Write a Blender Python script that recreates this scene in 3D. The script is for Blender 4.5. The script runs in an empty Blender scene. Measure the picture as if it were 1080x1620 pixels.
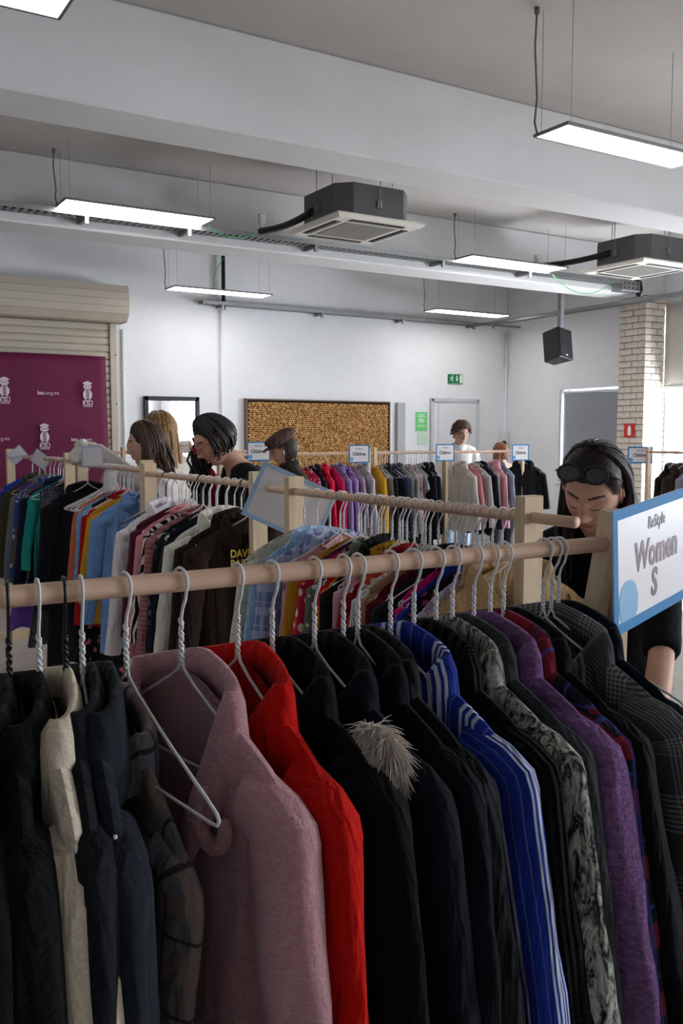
import bpy, bmesh, math, random
import numpy as np
from mathutils import Vector, Matrix, Euler, Quaternion

# ------------------------------------------------------------------ camera, world, light, exposure
SC = bpy.context.scene
COL = SC.collection
EYE = 1.55
FPX, HORIZON = 1440.0, 688.0          # focal length and horizon row for a 1080 x 1620 frame
PITCH = math.atan((810.0 - HORIZON) / FPX)
YAW = math.radians(31.5)
cam_d = bpy.data.cameras.new('camera')
cam_d.sensor_fit = 'VERTICAL'
cam_d.sensor_height = 36.0
cam_d.lens = FPX / 1620.0 * 36.0
cam_d.clip_start = 0.05
cam = bpy.data.objects.new('camera', cam_d)
COL.objects.link(cam)
cam.location = (0, 0, EYE)
cam.rotation_euler = (math.pi / 2 - PITCH, 0, -YAW)
SC.camera = cam

W = bpy.data.worlds.new('world')
SC.world = W
W.use_nodes = True
W.node_tree.nodes['Background'].inputs[0].default_value = (0.86, 0.93, 1.0, 1)
W.node_tree.nodes['Background'].inputs[1].default_value = 17.5
LED = 6.0                              # strength of the ceiling panel lights

SC.view_settings.view_transform = 'Standard'
SC.view_settings.look = 'None'
SC.view_settings.gamma = 1.0
SC.view_settings.use_curve_mapping = False
SC.view_settings.exposure = 1.15
SC.cycles.max_bounces = 7
SC.cycles.diffuse_bounces = 4
SC.cycles.glossy_bounces = 3
SC.cycles.transmission_bounces = 5
SC.cycles.transparent_max_bounces = 8
SC.cycles.caustics_reflective = False
SC.cycles.caustics_refractive = False
SC.cycles.sample_clamp_indirect = 6.0

def portal(y0, y1, z0, z1, x=9.32):
    l = bpy.data.lights.new('window_portal', 'AREA')
    l.shape = 'RECTANGLE'; l.size = y1 - y0; l.size_y = z1 - z0
    l.cycles.is_portal = True
    o = bpy.data.objects.new('window_portal', l); COL.objects.link(o)
    o.location = (x, (y0 + y1) / 2, (z0 + z1) / 2)
    o.rotation_euler = (math.pi / 2, 0, math.pi / 2)
    return o

# ------------------------------------------------------------------ helpers: camera geometry (photo pixel -> real point)
_fw = np.array([math.sin(YAW) * math.cos(PITCH), math.cos(YAW) * math.cos(PITCH), -math.sin(PITCH)])
_rt = np.array([math.cos(YAW), -math.sin(YAW), 0.0])
_up = np.cross(_rt, _fw)
def _ray(x, y): return _fw + _rt * (x - 540.0) / FPX - _up * (y - 810.0) / FPX
def atD(x, y, t): return Vector(np.array([0, 0, EYE]) + _ray(x, y) * t)
def atX(x, y, v):
    r = _ray(x, y); return Vector(np.array([0, 0, EYE]) + r * v / r[0])
def atY(x, y, v):
    r = _ray(x, y); return Vector(np.array([0, 0, EYE]) + r * v / r[1])

# ------------------------------------------------------------------ helpers: objects
PI = math.pi
def link(o, parent=None):
    COL.objects.link(o)
    if parent is not None: o.parent = parent
    return o
def tag(o, label=None, cat=None, group=None, kind=None):
    if label: o['label'] = label
    if cat: o['category'] = cat
    if group: o['group'] = group
    if kind: o['kind'] = kind
    return o
def empty(name, loc=(0, 0, 0), rz=0.0, rot=None):
    o = bpy.data.objects.new(name, None)
    o.empty_display_size = 0.05
    o.location = loc
    o.rotation_euler = rot if rot is not None else (0, 0, rz)
    return link(o)
def thing(name, label, cat, loc=(0, 0, 0), rz=0.0, group=None, rot=None):
    return tag(empty(name, loc, rz, rot), label, cat, group)

class MB:
    """collects polygons, builds one mesh object"""
    def __init__(s): s.v = []; s.f = []; s.m = []; s.sm = []
    def add(s, vs, fs, mi=0, smooth=False):
        b = len(s.v)
        s.v.extend([tuple(map(float, p)) for p in vs])
        for f in fs:
            s.f.append(tuple(i + b for i in f)); s.m.append(mi); s.sm.append(smooth)
        return s
    def box(s, c, d, mi=0, rot=None, ch=0.0):
        x, y, z = d[0] / 2, d[1] / 2, d[2] / 2
        if ch <= 0:
            vs = [Vector((sx * x, sy * y, sz * z)) for sx in (-1, 1) for sy in (-1, 1) for sz in (-1, 1)]
            fs = [(0, 1, 3, 2), (4, 6, 7, 5), (0, 4, 5, 1), (2, 3, 7, 6), (0, 2, 6, 4), (1, 5, 7, 3)]
        else:
            vs = []; idx = {}
            for sx in (-1, 1):
                for sy in (-1, 1):
                    for sz in (-1, 1):
                        for k in range(3):
                            p = [sx * x, sy * y, sz * z]
                            for j in range(3):
                                if j != k: p[j] -= (sx, sy, sz)[j] * ch
                            idx[(sx, sy, sz, k)] = len(vs); vs.append(Vector(p))
            fs = []
            for k in range(3):
                a, b = (k + 1) % 3, (k + 2) % 3
                for sg in (-1, 1):
                    q = []
                    for (u, w) in ((-1, -1), (1, -1), (1, 1), (-1, 1)):
                        t = [0, 0, 0]; t[k] = sg; t[a] = u; t[b] = w
                        q.append(idx[(t[0], t[1], t[2], k)])
                    fs.append(tuple(q) if sg > 0 else tuple(reversed(q)))
                for u in (-1, 1):
                    for w in (-1, 1):
                        def key(sv, kk):
                            t = [0, 0, 0]; t[k] = sv; t[a] = u; t[b] = w
                            return idx[(t[0], t[1], t[2], kk)]
                        q = [key(-1, a), key(1, a), key(1, b), key(-1, b)]
                        fs.append(tuple(q) if u * w > 0 else tuple(reversed(q)))
            for sx in (-1, 1):
                for sy in (-1, 1):
                    for sz in (-1, 1):
                        q = [idx[(sx, sy, sz, k)] for k in range(3)]
                        fs.append(tuple(q) if sx * sy * sz > 0 else tuple(reversed(q)))
        if rot is not None: vs = [rot @ p for p in vs]
        c = Vector(c)
        return s.add([p + c for p in vs], fs, mi)
    def tube(s, pts, r, n=8, mi=0, cap=True, flat=1.0, smooth=True, up=None):
        pts = [Vector(p) for p in pts]
        rs = r if hasattr(r, '__len__') else [r] * len(pts)
        vs = []; prev = None
        for i, p in enumerate(pts):
            t = (pts[min(i + 1, len(pts) - 1)] - pts[max(i - 1, 0)])
            t = t.normalized() if t.length > 1e-9 else Vector((0, 0, 1))
            if prev is None:
                ref = Vector(up) if up is not None else (Vector((0, 0, 1)) if abs(t.z) < 0.9 else Vector((1, 0, 0)))
                a = ref - t * ref.dot(t)
            else:
                a = prev - t * prev.dot(t)
            a = a.normalized() if a.length > 1e-9 else t.orthogonal().normalized()
            prev = a; b = t.cross(a)
            for k in range(n):
                an = 2 * PI * k / n
                vs.append(p + a * (math.cos(an) * rs[i] * flat) + b * (math.sin(an) * rs[i]))
        fs = []
        for i in range(len(pts) - 1):
            for k in range(n):
                k2 = (k + 1) % n
                fs.append((i * n + k, i * n + k2, (i + 1) * n + k2, (i + 1) * n + k))
        if cap:
            fs.append(tuple(reversed(range(n)))); fs.append(tuple((len(pts) - 1) * n + k for k in range(n)))
        return s.add(vs, fs, mi, smooth)
    def rings(s, rings, mi=0, cap=True, smooth=True, closed=True):
        n = len(rings[0]); vs = [p for r in rings for p in r]; fs = []
        for i in range(len(rings) - 1):
            for k in range(n if closed else n - 1):
                k2 = (k + 1) % n
                fs.append((i * n + k, i * n + k2, (i + 1) * n + k2, (i + 1) * n + k))
        if cap and closed:
            fs.append(tuple(reversed(range(n)))); fs.append(tuple((len(rings) - 1) * n + k for k in range(n)))
        return s.add(vs, fs, mi, smooth)
    def ell(s, c, r, nu=14, nv=10, mi=0, rot=None):
        c = Vector(c); rings = []
        for j in range(1, nv):
            a = PI * j / nv; row = []
            for k in range(nu):
                b = 2 * PI * k / nu
                p = Vector((r[0] * math.sin(a) * math.cos(b), r[1] * math.sin(a) * math.sin(b), -r[2] * math.cos(a)))
                row.append(c + (rot @ p if rot is not None else p))
            rings.append(row)
        return s.rings(rings, mi)
    def prism(s, poly, y0, y1, mi=0):
        """polygon in xz, extruded along y"""
        n = len(poly)
        vs = [(p[0], y0, p[1]) for p in poly] + [(p[0], y1, p[1]) for p in poly]
        fs = [tuple(range(n)), tuple(reversed(range(n, 2 * n)))]
        fs += [((i + 1) % n, i, n + i, n + (i + 1) % n) for i in range(n)]
        return s.add(vs, fs, mi)
    def mesh(s, name='mesh'):
        me = bpy.data.meshes.new(name)
        me.from_pydata(s.v, [], s.f)
        me.polygons.foreach_set('material_index', s.m)
        me.polygons.foreach_set('use_smooth', s.sm)
        me.update()
        return me
    def build(s, name, mats, parent=None, loc=None, rot=None):
        me = s.mesh(name)
        for m in (mats if isinstance(mats, (list, tuple)) else [mats]): me.materials.append(m)
        o = bpy.data.objects.new(name, me)
        if loc is not None: o.location = loc
        if rot is not None: o.rotation_euler = rot
        return link(o, parent)

def inst(name, me, parent=None, loc=(0, 0, 0), rot=(0, 0, 0), scale=None):
    o = bpy.data.objects.new(name, me)
    o.location = loc; o.rotation_euler = rot
    if scale is not None: o.scale = scale
    return link(o, parent)

def grid_mesh(name, P, mats, parent=None, wrap=True, smooth=True, loc=None, rot=None, UV=None):
    """P: (rows, cols, 3) array"""
    nr, nc = P.shape[:2]
    i = np.arange(nr - 1)[:, None]; k = np.arange(nc if wrap else nc - 1)[None, :]
    k2 = (k + 1) % nc
    F = np.stack([i * nc + k, i * nc + k2, (i + 1) * nc + k2, (i + 1) * nc + k], -1).reshape(-1, 4)
    me = bpy.data.meshes.new(name)
    me.from_pydata(P.reshape(-1, 3).tolist(), [], F.tolist())
    if UV is not None:
        lay = me.uv_layers.new(name='uv'); lay.data.foreach_set('uv', UV.reshape(-1, 2)[F.reshape(-1)].astype(np.float32).reshape(-1))
    if smooth: me.polygons.foreach_set('use_smooth', [True] * len(me.polygons))
    for m in (mats if isinstance(mats, (list, tuple)) else [mats]): me.materials.append(m)
    o = bpy.data.objects.new(name, me)
    if loc is not None: o.location = loc
    if rot is not None: o.rotation_euler = rot
    return link(o, parent)

def text_mesh(name, body, size, mat, parent, loc, rot, extrude=0.0003, bold=0.0, shear=0.0, align='CENTER', sx=1.0, spacing=1.0):
    c = bpy.data.curves.new(name, 'FONT')
    c.body = body; c.size = size; c.extrude = extrude; c.offset = bold; c.shear = shear
    c.align_x = align; c.align_y = 'CENTER'; c.space_character = spacing; c.resolution_u = 3
    t = bpy.data.objects.new(name, c); COL.objects.link(t)
    dg = bpy.context.evaluated_depsgraph_get()
    me = bpy.data.meshes.new_from_object(t.evaluated_get(dg))
    bpy.data.objects.remove(t)
    me.materials.clear(); me.materials.append(mat)
    o = bpy.data.objects.new(name, me)
    o.location = loc; o.rotation_euler = rot; o.scale = (sx, 1, 1)
    return link(o, parent)

# ------------------------------------------------------------------ helpers: materials
def lin(c):
    return tuple((x / 12.92 if x <= 0.04045 else ((x + 0.055) / 1.055) ** 2.4) for x in (v / 255.0 for v in c))
class NT:
    def __init__(s, name):
        s.mat = bpy.data.materials.new(name); s.mat.use_nodes = True
        s.t = s.mat.node_tree; s.n = s.t.nodes; s.b = s.n['Principled BSDF']
        s.tc = None
    def link(s, a, b): s.t.links.new(a, b)
    def setin(s, sock, v):
        if isinstance(v, bpy.types.NodeSocket): s.link(v, sock)
        elif isinstance(v, tuple) and len(v) == 3 and sock.type == 'RGBA': sock.default_value = (*v, 1)
        else: sock.default_value = v
    def obj(s):
        if s.tc is None: s.tc = s.n.new('ShaderNodeTexCoord')
        return s.tc.outputs['Object']
    def xyz(s):
        x = s.n.new('ShaderNodeSeparateXYZ'); s.link(s.obj(), x.inputs[0]); return x.outputs
    def math(s, op, a, b=0.0, c=0.0, clamp=False):
        m = s.n.new('ShaderNodeMath'); m.operation = op; m.use_clamp = clamp
        s.setin(m.inputs[0], a); s.setin(m.inputs[1], b)
        if len(m.inputs) > 2: s.setin(m.inputs[2], c)
        return m.outputs[0]
    def mix(s, f, a, b, blend='MIX'):
        m = s.n.new('ShaderNodeMix'); m.data_type = 'RGBA'; m.blend_type = blend
        s.setin(m.inputs[0], f); s.setin(m.inputs[6], a); s.setin(m.inputs[7], b)
        return m.outputs[2]
    def uv(s):
        if s.tc is None: s.tc = s.n.new('ShaderNodeTexCoord')
        x = s.n.new('ShaderNodeSeparateXYZ'); s.link(s.tc.outputs['UV'], x.inputs[0]); return (x.outputs[0], x.outputs[2], x.outputs[1])
    def scaled(s, sc):
        m = s.n.new('ShaderNodeMapping'); m.inputs['Scale'].default_value = sc
        s.link(s.obj(), m.inputs[0]); return m.outputs[0]
    def noise(s, scale, detail=3.0, rough=0.55, vec=None, dist=0.0):
        m = s.n.new('ShaderNodeTexNoise'); m.inputs['Scale'].default_value = scale
        m.inputs['Detail'].default_value = detail; m.inputs['Roughness'].default_value = rough
        m.inputs['Distortion'].default_value = dist
        s.link(vec if vec is not None else s.obj(), m.inputs['Vector']); return m.outputs[0]
    def voro(s, scale, vec=None, out=0, feature='F1'):
        m = s.n.new('ShaderNodeTexVoronoi'); m.inputs['Scale'].default_value = scale; m.feature = feature
        s.link(vec if vec is not None else s.obj(), m.inputs['Vector']); return m.outputs[out]
    def ramp(s, f, stops, const=False):
        r = s.n.new('ShaderNodeValToRGB')
        if const: r.color_ramp.interpolation = 'CONSTANT'
        e = r.color_ramp.elements
        while len(e) < len(stops): e.new(0.5)
        for q, (p, c) in zip(e, stops):
            q.position = p; q.color = (*c, 1) if len(c) == 3 else c
        s.setin(r.inputs[0], f); return r.outputs[0]
    def bump(s, h, strength=0.3, dist=0.002):
        b = s.n.new('ShaderNodeBump'); b.inputs['Strength'].default_value = strength
        b.inputs['Distance'].default_value = dist
        s.setin(b.inputs['Height'], h); s.link(b.outputs[0], s.b.inputs['Normal'])
    def fin(s, col, rough=0.8, spec=0.3, metal=0.0):
        s.setin(s.b.inputs['Base Color'], col)
        s.setin(s.b.inputs['Roughness'], rough)
        s.b.inputs['Specular IOR Level'].default_value = spec
        s.b.inputs['Metallic'].default_value = metal
        return s.mat

MATS = {}
def plain(name, rgb, rough=0.5, metal=0.0, spec=0.4, var=0.04, scale=8.0, bump=0.0):
    if name in MATS: return MATS[name]
    n = NT(name); c = lin(rgb)
    f = n.noise(scale)
    col = n.mix(f, tuple(x * (1 - var) for x in c), tuple(min(1, x * (1 + var)) for x in c))
    if bump: n.bump(n.noise(scale * 12), bump, 0.002)
    MATS[name] = n.fin(col, rough, spec, metal); return MATS[name]
def emissive(name, rgb, strength):
    if name in MATS: return MATS[name]
    n = NT(name); n.fin((0.9, 0.9, 0.9), 0.4)
    n.b.inputs['Emission Color'].default_value = (*rgb, 1)
    n.b.inputs['Emission Strength'].default_value = strength
    MATS[name] = n.mat; return n.mat

def plaster(name, rgb, var=0.05, bump=0.15):
    n = NT(name); c = lin(rgb)
    f = n.noise(1.3, 5, 0.6); g = n.noise(9, 4, 0.6)
    k = n.math('MULTIPLY_ADD', f, 0.7, n.math('MULTIPLY', g, 0.3))
    col = n.ramp(k, [(0.3, tuple(x * (1 - var) for x in c)), (0.7, tuple(min(1, x * (1 + var * 0.6)) for x in c))])
    n.bump(n.noise(60, 5, 0.65), bump, 0.004)
    return n.fin(col, 0.85, 0.2)
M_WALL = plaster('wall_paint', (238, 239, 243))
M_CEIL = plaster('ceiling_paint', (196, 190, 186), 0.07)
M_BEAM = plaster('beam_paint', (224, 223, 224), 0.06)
def floor_mat():
    n = NT('floor_tile'); x = n.xyz()
    fx = n.math('FRACT', n.math('MULTIPLY', x[0], 1 / 0.6)); fy = n.math('FRACT', n.math('MULTIPLY', x[1], 1 / 0.6))
    j = n.math('MAXIMUM', n.math('GREATER_THAN', fx, 0.992), n.math('GREATER_THAN', fy, 0.992))
    base = n.ramp(n.noise(2.2, 5), [(0.3, lin((176, 170, 162))), (0.7, lin((196, 190, 182)))])
    return n.fin(n.mix(j, base, lin((110, 104, 98))), n.math('MULTIPLY_ADD', n.noise(14), 0.2, 0.22), 0.5)
def wood_mat(name, a, b, axis='Z', rough=0.62):
    n = NT(name)
    sc = {'Z': (26, 26, 1.6), 'Y': (26, 1.6, 26), 'X': (1.6, 26, 26)}[axis]
    v = n.scaled(sc)
    f = n.noise(1.0, 4, 0.6, v, 0.6); g = n.noise(5.0, 3, 0.6, v)
    k = n.math('MULTIPLY_ADD', f, 0.75, n.math('MULTIPLY', g, 0.25))
    col = n.ramp(k, [(0.32, lin(a)), (0.68, lin(b))])
    kn = n.ramp(n.voro(3.1), [(0.03, (0.3, 0.3, 0.3)), (0.09, (1, 1, 1))])
    n.bump(k, 0.15, 0.002)
    return n.fin(n.mix(0.7, col, n.mix(1.0, col, kn, 'MULTIPLY')), rough, 0.3)
M_POST = wood_mat('pine_post', (200, 174, 142), (226, 204, 174), 'Z')
M_RODX = wood_mat('pine_rod_x', (206, 168, 142), (228, 194, 168), 'X')
M_RODY = wood_mat('pine_rod_y', (206, 168, 142), (228, 194, 168), 'Y')
M_WIRE = plain('white_wire', (222, 221, 222), 0.35, 0.0, 0.5)
M_BLACKWIRE = plain('black_wire', (24, 23, 25), 0.4)
M_STEEL = plain('galvanised_steel', (150, 152, 152), 0.45, 0.8, 0.5, 0.1, 30)
M_DARKSTEEL = plain('dark_steel', (62, 63, 66), 0.5, 0.5)
M_BLACK = plain('black_plastic', (22, 22, 24), 0.45)
M_WHITEPL = plain('white_plastic', (226, 226, 224), 0.4)
M_GREEN_WIRE = plain('green_earth_wire', (60, 190, 96), 0.5)
# ------------------------------------------------------------------ the room
XL, XR, YB, YF, HC = -5.0, 9.17, -4.2, 10.3, 3.74
def struct(o, label=None):
    o['kind'] = 'structure'
    if label: o['label'] = label
    return o
struct(MB().box(((XL + XR) / 2, (YB + YF) / 2, -0.05), (XR - XL + .6, YF - YB + .6, 0.1)).build('floor', floor_mat()), 'pale beige tiled floor under the racks')
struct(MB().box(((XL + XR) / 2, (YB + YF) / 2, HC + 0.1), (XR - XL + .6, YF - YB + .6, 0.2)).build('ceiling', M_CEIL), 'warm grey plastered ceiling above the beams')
struct(MB().box(((XL + XR) / 2, YF + 0.1, HC / 2), (XR - XL + .6, 0.2, HC)).build('wall_far', M_WALL), 'white far wall with cork board, mirror and door')
struct(MB().box(((XL + XR) / 2, YB - 0.1, HC / 2), (XR - XL + .6, 0.2, HC)).build('wall_back', plaster('back_wall_bounce_cut', (196, 194, 194))), 'unseen wall behind the viewer, greyed to cut bounced light')  # wall out of view, its grey picked to weaken bounce on front coats
struct(MB().box((XL - 0.1, (YB + YF) / 2, HC / 2), (0.2, YF - YB, HC)).build('wall_left', M_WALL), 'white left wall of the hall')

# right wall with window openings
WT = 0.3
openings = [(8.02, 9.21, 0.9, 2.17), (5.18, 7.40, 0.9, 3.05), (2.36, 4.58, 0.9, 3.05), (-0.46, 1.76, 0.9, 3.05), (-3.4, -1.1, 0.9, 3.05)]
m = MB(); prev = YF
for (y0, y1, z0, z1) in openings:
    m.box((XR + WT / 2, (prev + y1) / 2, HC / 2), (WT, prev - y1, HC))
    m.box((XR + WT / 2, (y0 + y1) / 2, z0 / 2), (WT, y1 - y0, z0))
    m.box((XR + WT / 2, (y0 + y1) / 2, (z1 + HC) / 2), (WT, y1 - y0, HC - z1))
    prev = y0
m.box((XR + WT / 2, (prev + YB) / 2, HC / 2), (WT, prev - YB, HC))
struct(m.build('wall_right', M_WALL), 'white right wall with windows and brick pillar')
M_FRAME = plain('window_frame_white', (232, 234, 236), 0.4)
def glass_mat():
    n = NT('window_glass'); n.fin((1, 1, 1), 0.0, 0.5)
    n.n.remove(n.b)
    tr = n.n.new('ShaderNodeBsdfTransparent'); gl = n.n.new('ShaderNodeBsdfGlossy'); gl.inputs['Roughness'].default_value = 0.02
    mx = n.n.new('ShaderNodeMixShader'); mx.inputs[0].default_value = 0.06
    n.link(tr.outputs[0], mx.inputs[1]); n.link(gl.outputs[0], mx.inputs[2]); n.link(mx.outputs[0], n.n['Material Output'].inputs[0])
    return n.mat
M_GLASS = glass_mat()
for i, (y0, y1, z0, z1) in enumerate(openings):
    r = empty('window_%d' % (i + 1), (XR + 0.2, (y0 + y1) / 2, z0)); struct(r)
    w = y1 - y0; h = z1 - z0
    fr = MB()
    for yy in (-w / 2 + .03, w / 2 - .03): fr.box((0, yy, h / 2), (0.07, 0.06, h), ch=.004)
    for zz in (.03, h - .03): fr.box((0, 0, zz), (0.07, w, 0.06), ch=.004)
    fr.build('window_frame', M_FRAME, r)
    nb = 3 if w > 2 else 2
    for k in range(1, nb): MB().box((0, -w / 2 + w * k / nb, h / 2), (0.05, 0.05, h - .1), ch=.004).build('mullion', M_FRAME, r)
    for k in range(nb): MB().box((0, -w / 2 + w * (k + .5) / nb, h / 2), (0.006, w / nb - .07, h - .12)).build('pane', M_GLASS, r)
    MB().box((-0.13, 0, -.015), (.2, w + .06, .03), ch=.004).build('window_sill', M_FRAME, r)
    if i: portal(y0, y1, z0, z1)
# roller blinds
M_BLIND = plain('beige_blind', (206, 202, 198), 0.8)
M_BLINDG = plain('grey_blind', (150, 154, 162), 0.8)
def blind(y0, y1, z0, z1, x, mat, label):
    t = thing('roller_blind', label, 'blind', (x, (y0 + y1) / 2, z1))
    w = y1 - y0
    n = 24
    P = np.array([[(0.004 * math.sin(7 * k / n), -w / 2 + w * k / n, -(z1 - z0) * j / 6) for k in range(n + 1)] for j in range(7)])
    o = grid_mesh('blind_cloth', P, mat, t, wrap=False)
    o.modifiers.new('thick', 'SOLIDIFY').thickness = 0.002
    MB().tube([(0.03, -w / 2, 0.0), (0.03, w / 2, 0.0)], 0.03, 12).build('roller', M_FRAME, t)
    MB().box((0, 0, -(z1 - z0)), (0.02, w, 0.03), ch=.004).build('bottom_bar', M_FRAME, t)
blind(5.12, 7.44, 2.12, 3.12, XR - 0.035, M_BLIND, 'pale beige roller blind half drawn beside the brick pillar')
blind(2.30, 4.64, 1.25, 3.12, XR - .035, M_BLIND, 'unseen beige roller blind added to hold daylight off the near beam')  # unseen blind, added so daylight does not flood the near beam
blind(-.52, 1.82, 1.25, 3.12, XR - .035, M_BLIND, 'unseen beige roller blind added beside the viewer to cut daylight')  # also out of view, added to dim daylight around the front racks
blind(8.03, 9.195, 0.92, 2.12, XR + 0.06, M_BLINDG, 'grey roller blind drawn fully down left of the brick pillar')

# beams and brick pillar
for i, (y0, y1) in enumerate(((4.68, 5.08), (7.5, 7.9), (1.86, 2.26), (-0.96, -0.56))):
    struct(MB().box(((XL + XR) / 2, (y0 + y1) / 2, (3.2 + HC) / 2), (XR - XL, y1 - y0, HC - 3.2), ch=.012).build('ceiling_beam', M_BEAM),
           ['nearest white concrete ceiling beam across the top', 'far white concrete ceiling beam behind the cassette units', 'concrete ceiling beam overhead', 'concrete ceiling beam behind the viewer'][i])
def brick_mat():
    n = NT('white_painted_brick')
    col = n.ramp(n.noise(7, 5, 0.65), [(0.3, lin((196, 184, 172))), (0.7, lin((226, 218, 208)))])
    n.bump(n.noise(50, 5, 0.7), 0.5, 0.006); return n.fin(col, 0.85, 0.2)
M_BRICK = brick_mat(); M_MORTAR = plain('mortar', (150, 140, 130), 0.9)
PX0, PY0, PY1 = 8.80, 7.45, 7.86
pil = MB().box(((PX0 + .012 + XR) / 2, (PY0 + PY1) / 2, 1.6), (XR - PX0 - .012, PY1 - PY0 - .024, 3.2)).build('brick_pillar', M_MORTAR)
struct(pil, 'white painted brick pillar carrying the red sign')
rnd = random.Random(5)
bm = {}
def bk(key, d):
    if key not in bm:
        me = MB().box((0, 0, 0), d, ch=.006).mesh('brick'); me.materials.append(M_BRICK); bm[key] = me
    return bm[key]
ch_ = 0.0762; nco = 42
for c in range(nco):
    z = ch_ * (c + .5); j = lambda: rnd.uniform(-.003, .003)
    if c % 2 == 0:
        inst('brick', bk('a', (.20, .11, .066)), pil, (PX0 + .10 + j(), PY0 + .055 + j(), z))
        inst('brick', bk('b', (.16, .11, .066)), pil, (PX0 + .289, PY0 + .055 + j(), z))
        inst('brick', bk('c', (.10, .20, .066)), pil, (PX0 + .05 + j(), PY0 + .219, z))
        inst('brick', bk('d', (.10, .082, .066)), pil, (PX0 + .05 + j(), PY0 + .367, z))
    else:
        inst('brick', bk('e', (.11, .20, .066)), pil, (PX0 + .055 + j(), PY0 + .10 + j(), z))
        inst('brick', bk('f', (.20, .10, .066)), pil, (PX0 + .219, PY0 + .05 + j(), z))
        inst('brick', bk('g', (.05, .10, .066)), pil, (PX0 + .351, PY0 + .05 + j(), z))
        inst('brick', bk('h', (.10, .20, .066)), pil, (PX0 + .05 + j(), PY0 + .309, z))
t = thing('fire_extinguisher_sign', 'small red square sign with white extinguisher on brick pillar', 'sign', (PX0 - .006, 7.65, 1.605), -PI / 2)
M_RED = plain('sign_red', (196, 40, 38), 0.45); M_SIGNW = plain('sign_white', (240, 240, 240), 0.45)
MB().box((0, 0, 0), (.165, .006, .165), ch=.001).build('plate', M_RED, t)
MB().prism([(-.025, -.06), (.025, -.06), (.025, .03), (.012, .045), (.012, .06), (-.012, .06), (-.012, .045), (-.025, .03)], -.005, -.003).build('extinguisher_symbol', M_SIGNW, t)

# door, posters, exit sign on the far wall
d = empty('door_1', (8.195, YF, 0)); struct(d, 'white flush door in the far wall')
M_DOOR = plain('door_white', (228, 229, 232), 0.5); M_JAMB = plain('door_jamb', (205, 207, 212), 0.5)
MB().box((0, -.012, 1.01), (.78, .03, 2.02), ch=.004).build('door_leaf', M_DOOR, d)
fr = MB()
for s in (-1, 1): fr.box((s * .41, -.018, 1.03), (.05, .05, 2.06), ch=.004)
fr.box((0, -.018, 2.04), (.86, .05, .05), ch=.004); fr.build('door_frame', M_JAMB, d)
MB().box((-.30, -.03, 1.01), (.012, .008, 1.96)).build('door_seam', M_JAMB, d)
MB().tube([(.33, -.03, 1.02), (.33, -.075, 1.02), (.22, -.075, 1.02)], .009, 8).build('door_handle', M_STEEL, d)
M_EXIT = plain('exit_green', (0, 122, 74), 0.4); M_EXITW = plain('exit_white', (228, 240, 232), 0.4)
t = thing('exit_sign', 'green emergency exit sign with running figure above white door', 'sign', (8.20, YF - .012, 2.343))
MB().box((0, 0, 0), (.255, .02, .128), ch=.002).build('plate', M_EXIT, t)
MB().box((.094, -.011, 0), (.045, .004, .11)).build('door_symbol', M_EXITW, t)
MB().prism([(.012, .045), (.030, .045), (.030, .0), (.045, .0), (.021, -.045), (-.003, .0), (.012, .0)], -.014, -.010).build('arrow', M_EXITW, t)
f = MB()
f.ell((-.058, -.012, .042), (.011, .003, .011), 10, 6)
for a, b, r in (((-.062, .028), (-.072, -.006), .010), ((-.072, -.006), (-.050, -.022), .006), ((-.050, -.022), (-.056, -.046), .006), ((-.074, -.006), (-.092, -.028), .006), ((-.092, -.028), (-.112, -.030), .005), ((-.062, .022), (-.040, .006), .005), ((-.040, .006), (-.026, .014), .004), ((-.066, .022), (-.090, .014), .005), ((-.090, .014), (-.096, -.004), .004)):
    f.tube([(a[0], -.012, a[1]), (b[0], -.012, b[1])], r, 6)
f.build('running_figure', M_EXITW, t)
M_POSTG = plain('poster_green', (110, 208, 120), 0.6); M_POSTP = plain('poster_pale_green', (196, 226, 200), 0.6)
t = thing('wall_poster', 'bright green notice on the wall left of the door', 'poster', (7.615, YF - .004, 1.735))
MB().box((0, 0, 0), (.20, .004, .262)).build('sheet', M_POSTG, t)
for k, (w, z, h) in enumerate(((.11, .095, .012), (.13, .07, .012), (.09, .03, .02), (.10, .0, .02), (.14, -.05, .008), (.14, -.07, .008))): MB().box((0, -.003, z), (w, .002, h)).build('print_line', M_EXITW, t)
t = thing('wall_poster', 'pale green sheet below the bright green wall notice', 'poster', (7.63, YF - .004, 1.497))
MB().box((0, 0, 0), (.16, .004, .178)).build('sheet', M_POSTP, t)
for k in range(5): MB().box((0, -.003, .06 - k * .028), (.11 - .02 * (k % 2), .002, .008)).build('print_line', M_SIGNW, t)
struct(MB().box((7.24, YF - .03, .995), (.13, .06, 1.99), ch=.004).build('recess_shade_strip', plain('recess_shade_grey', (176, 178, 184), 0.6)), 'grey strip painted as recess shade right of the cork board')  # flat grey stands in for the shade on a wall recess side
struct(MB().box((XL + (XR - XL) / 2, YF - .008, .05), (XR - XL, .016, .1)).build('baseboard_far', M_JAMB))

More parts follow.
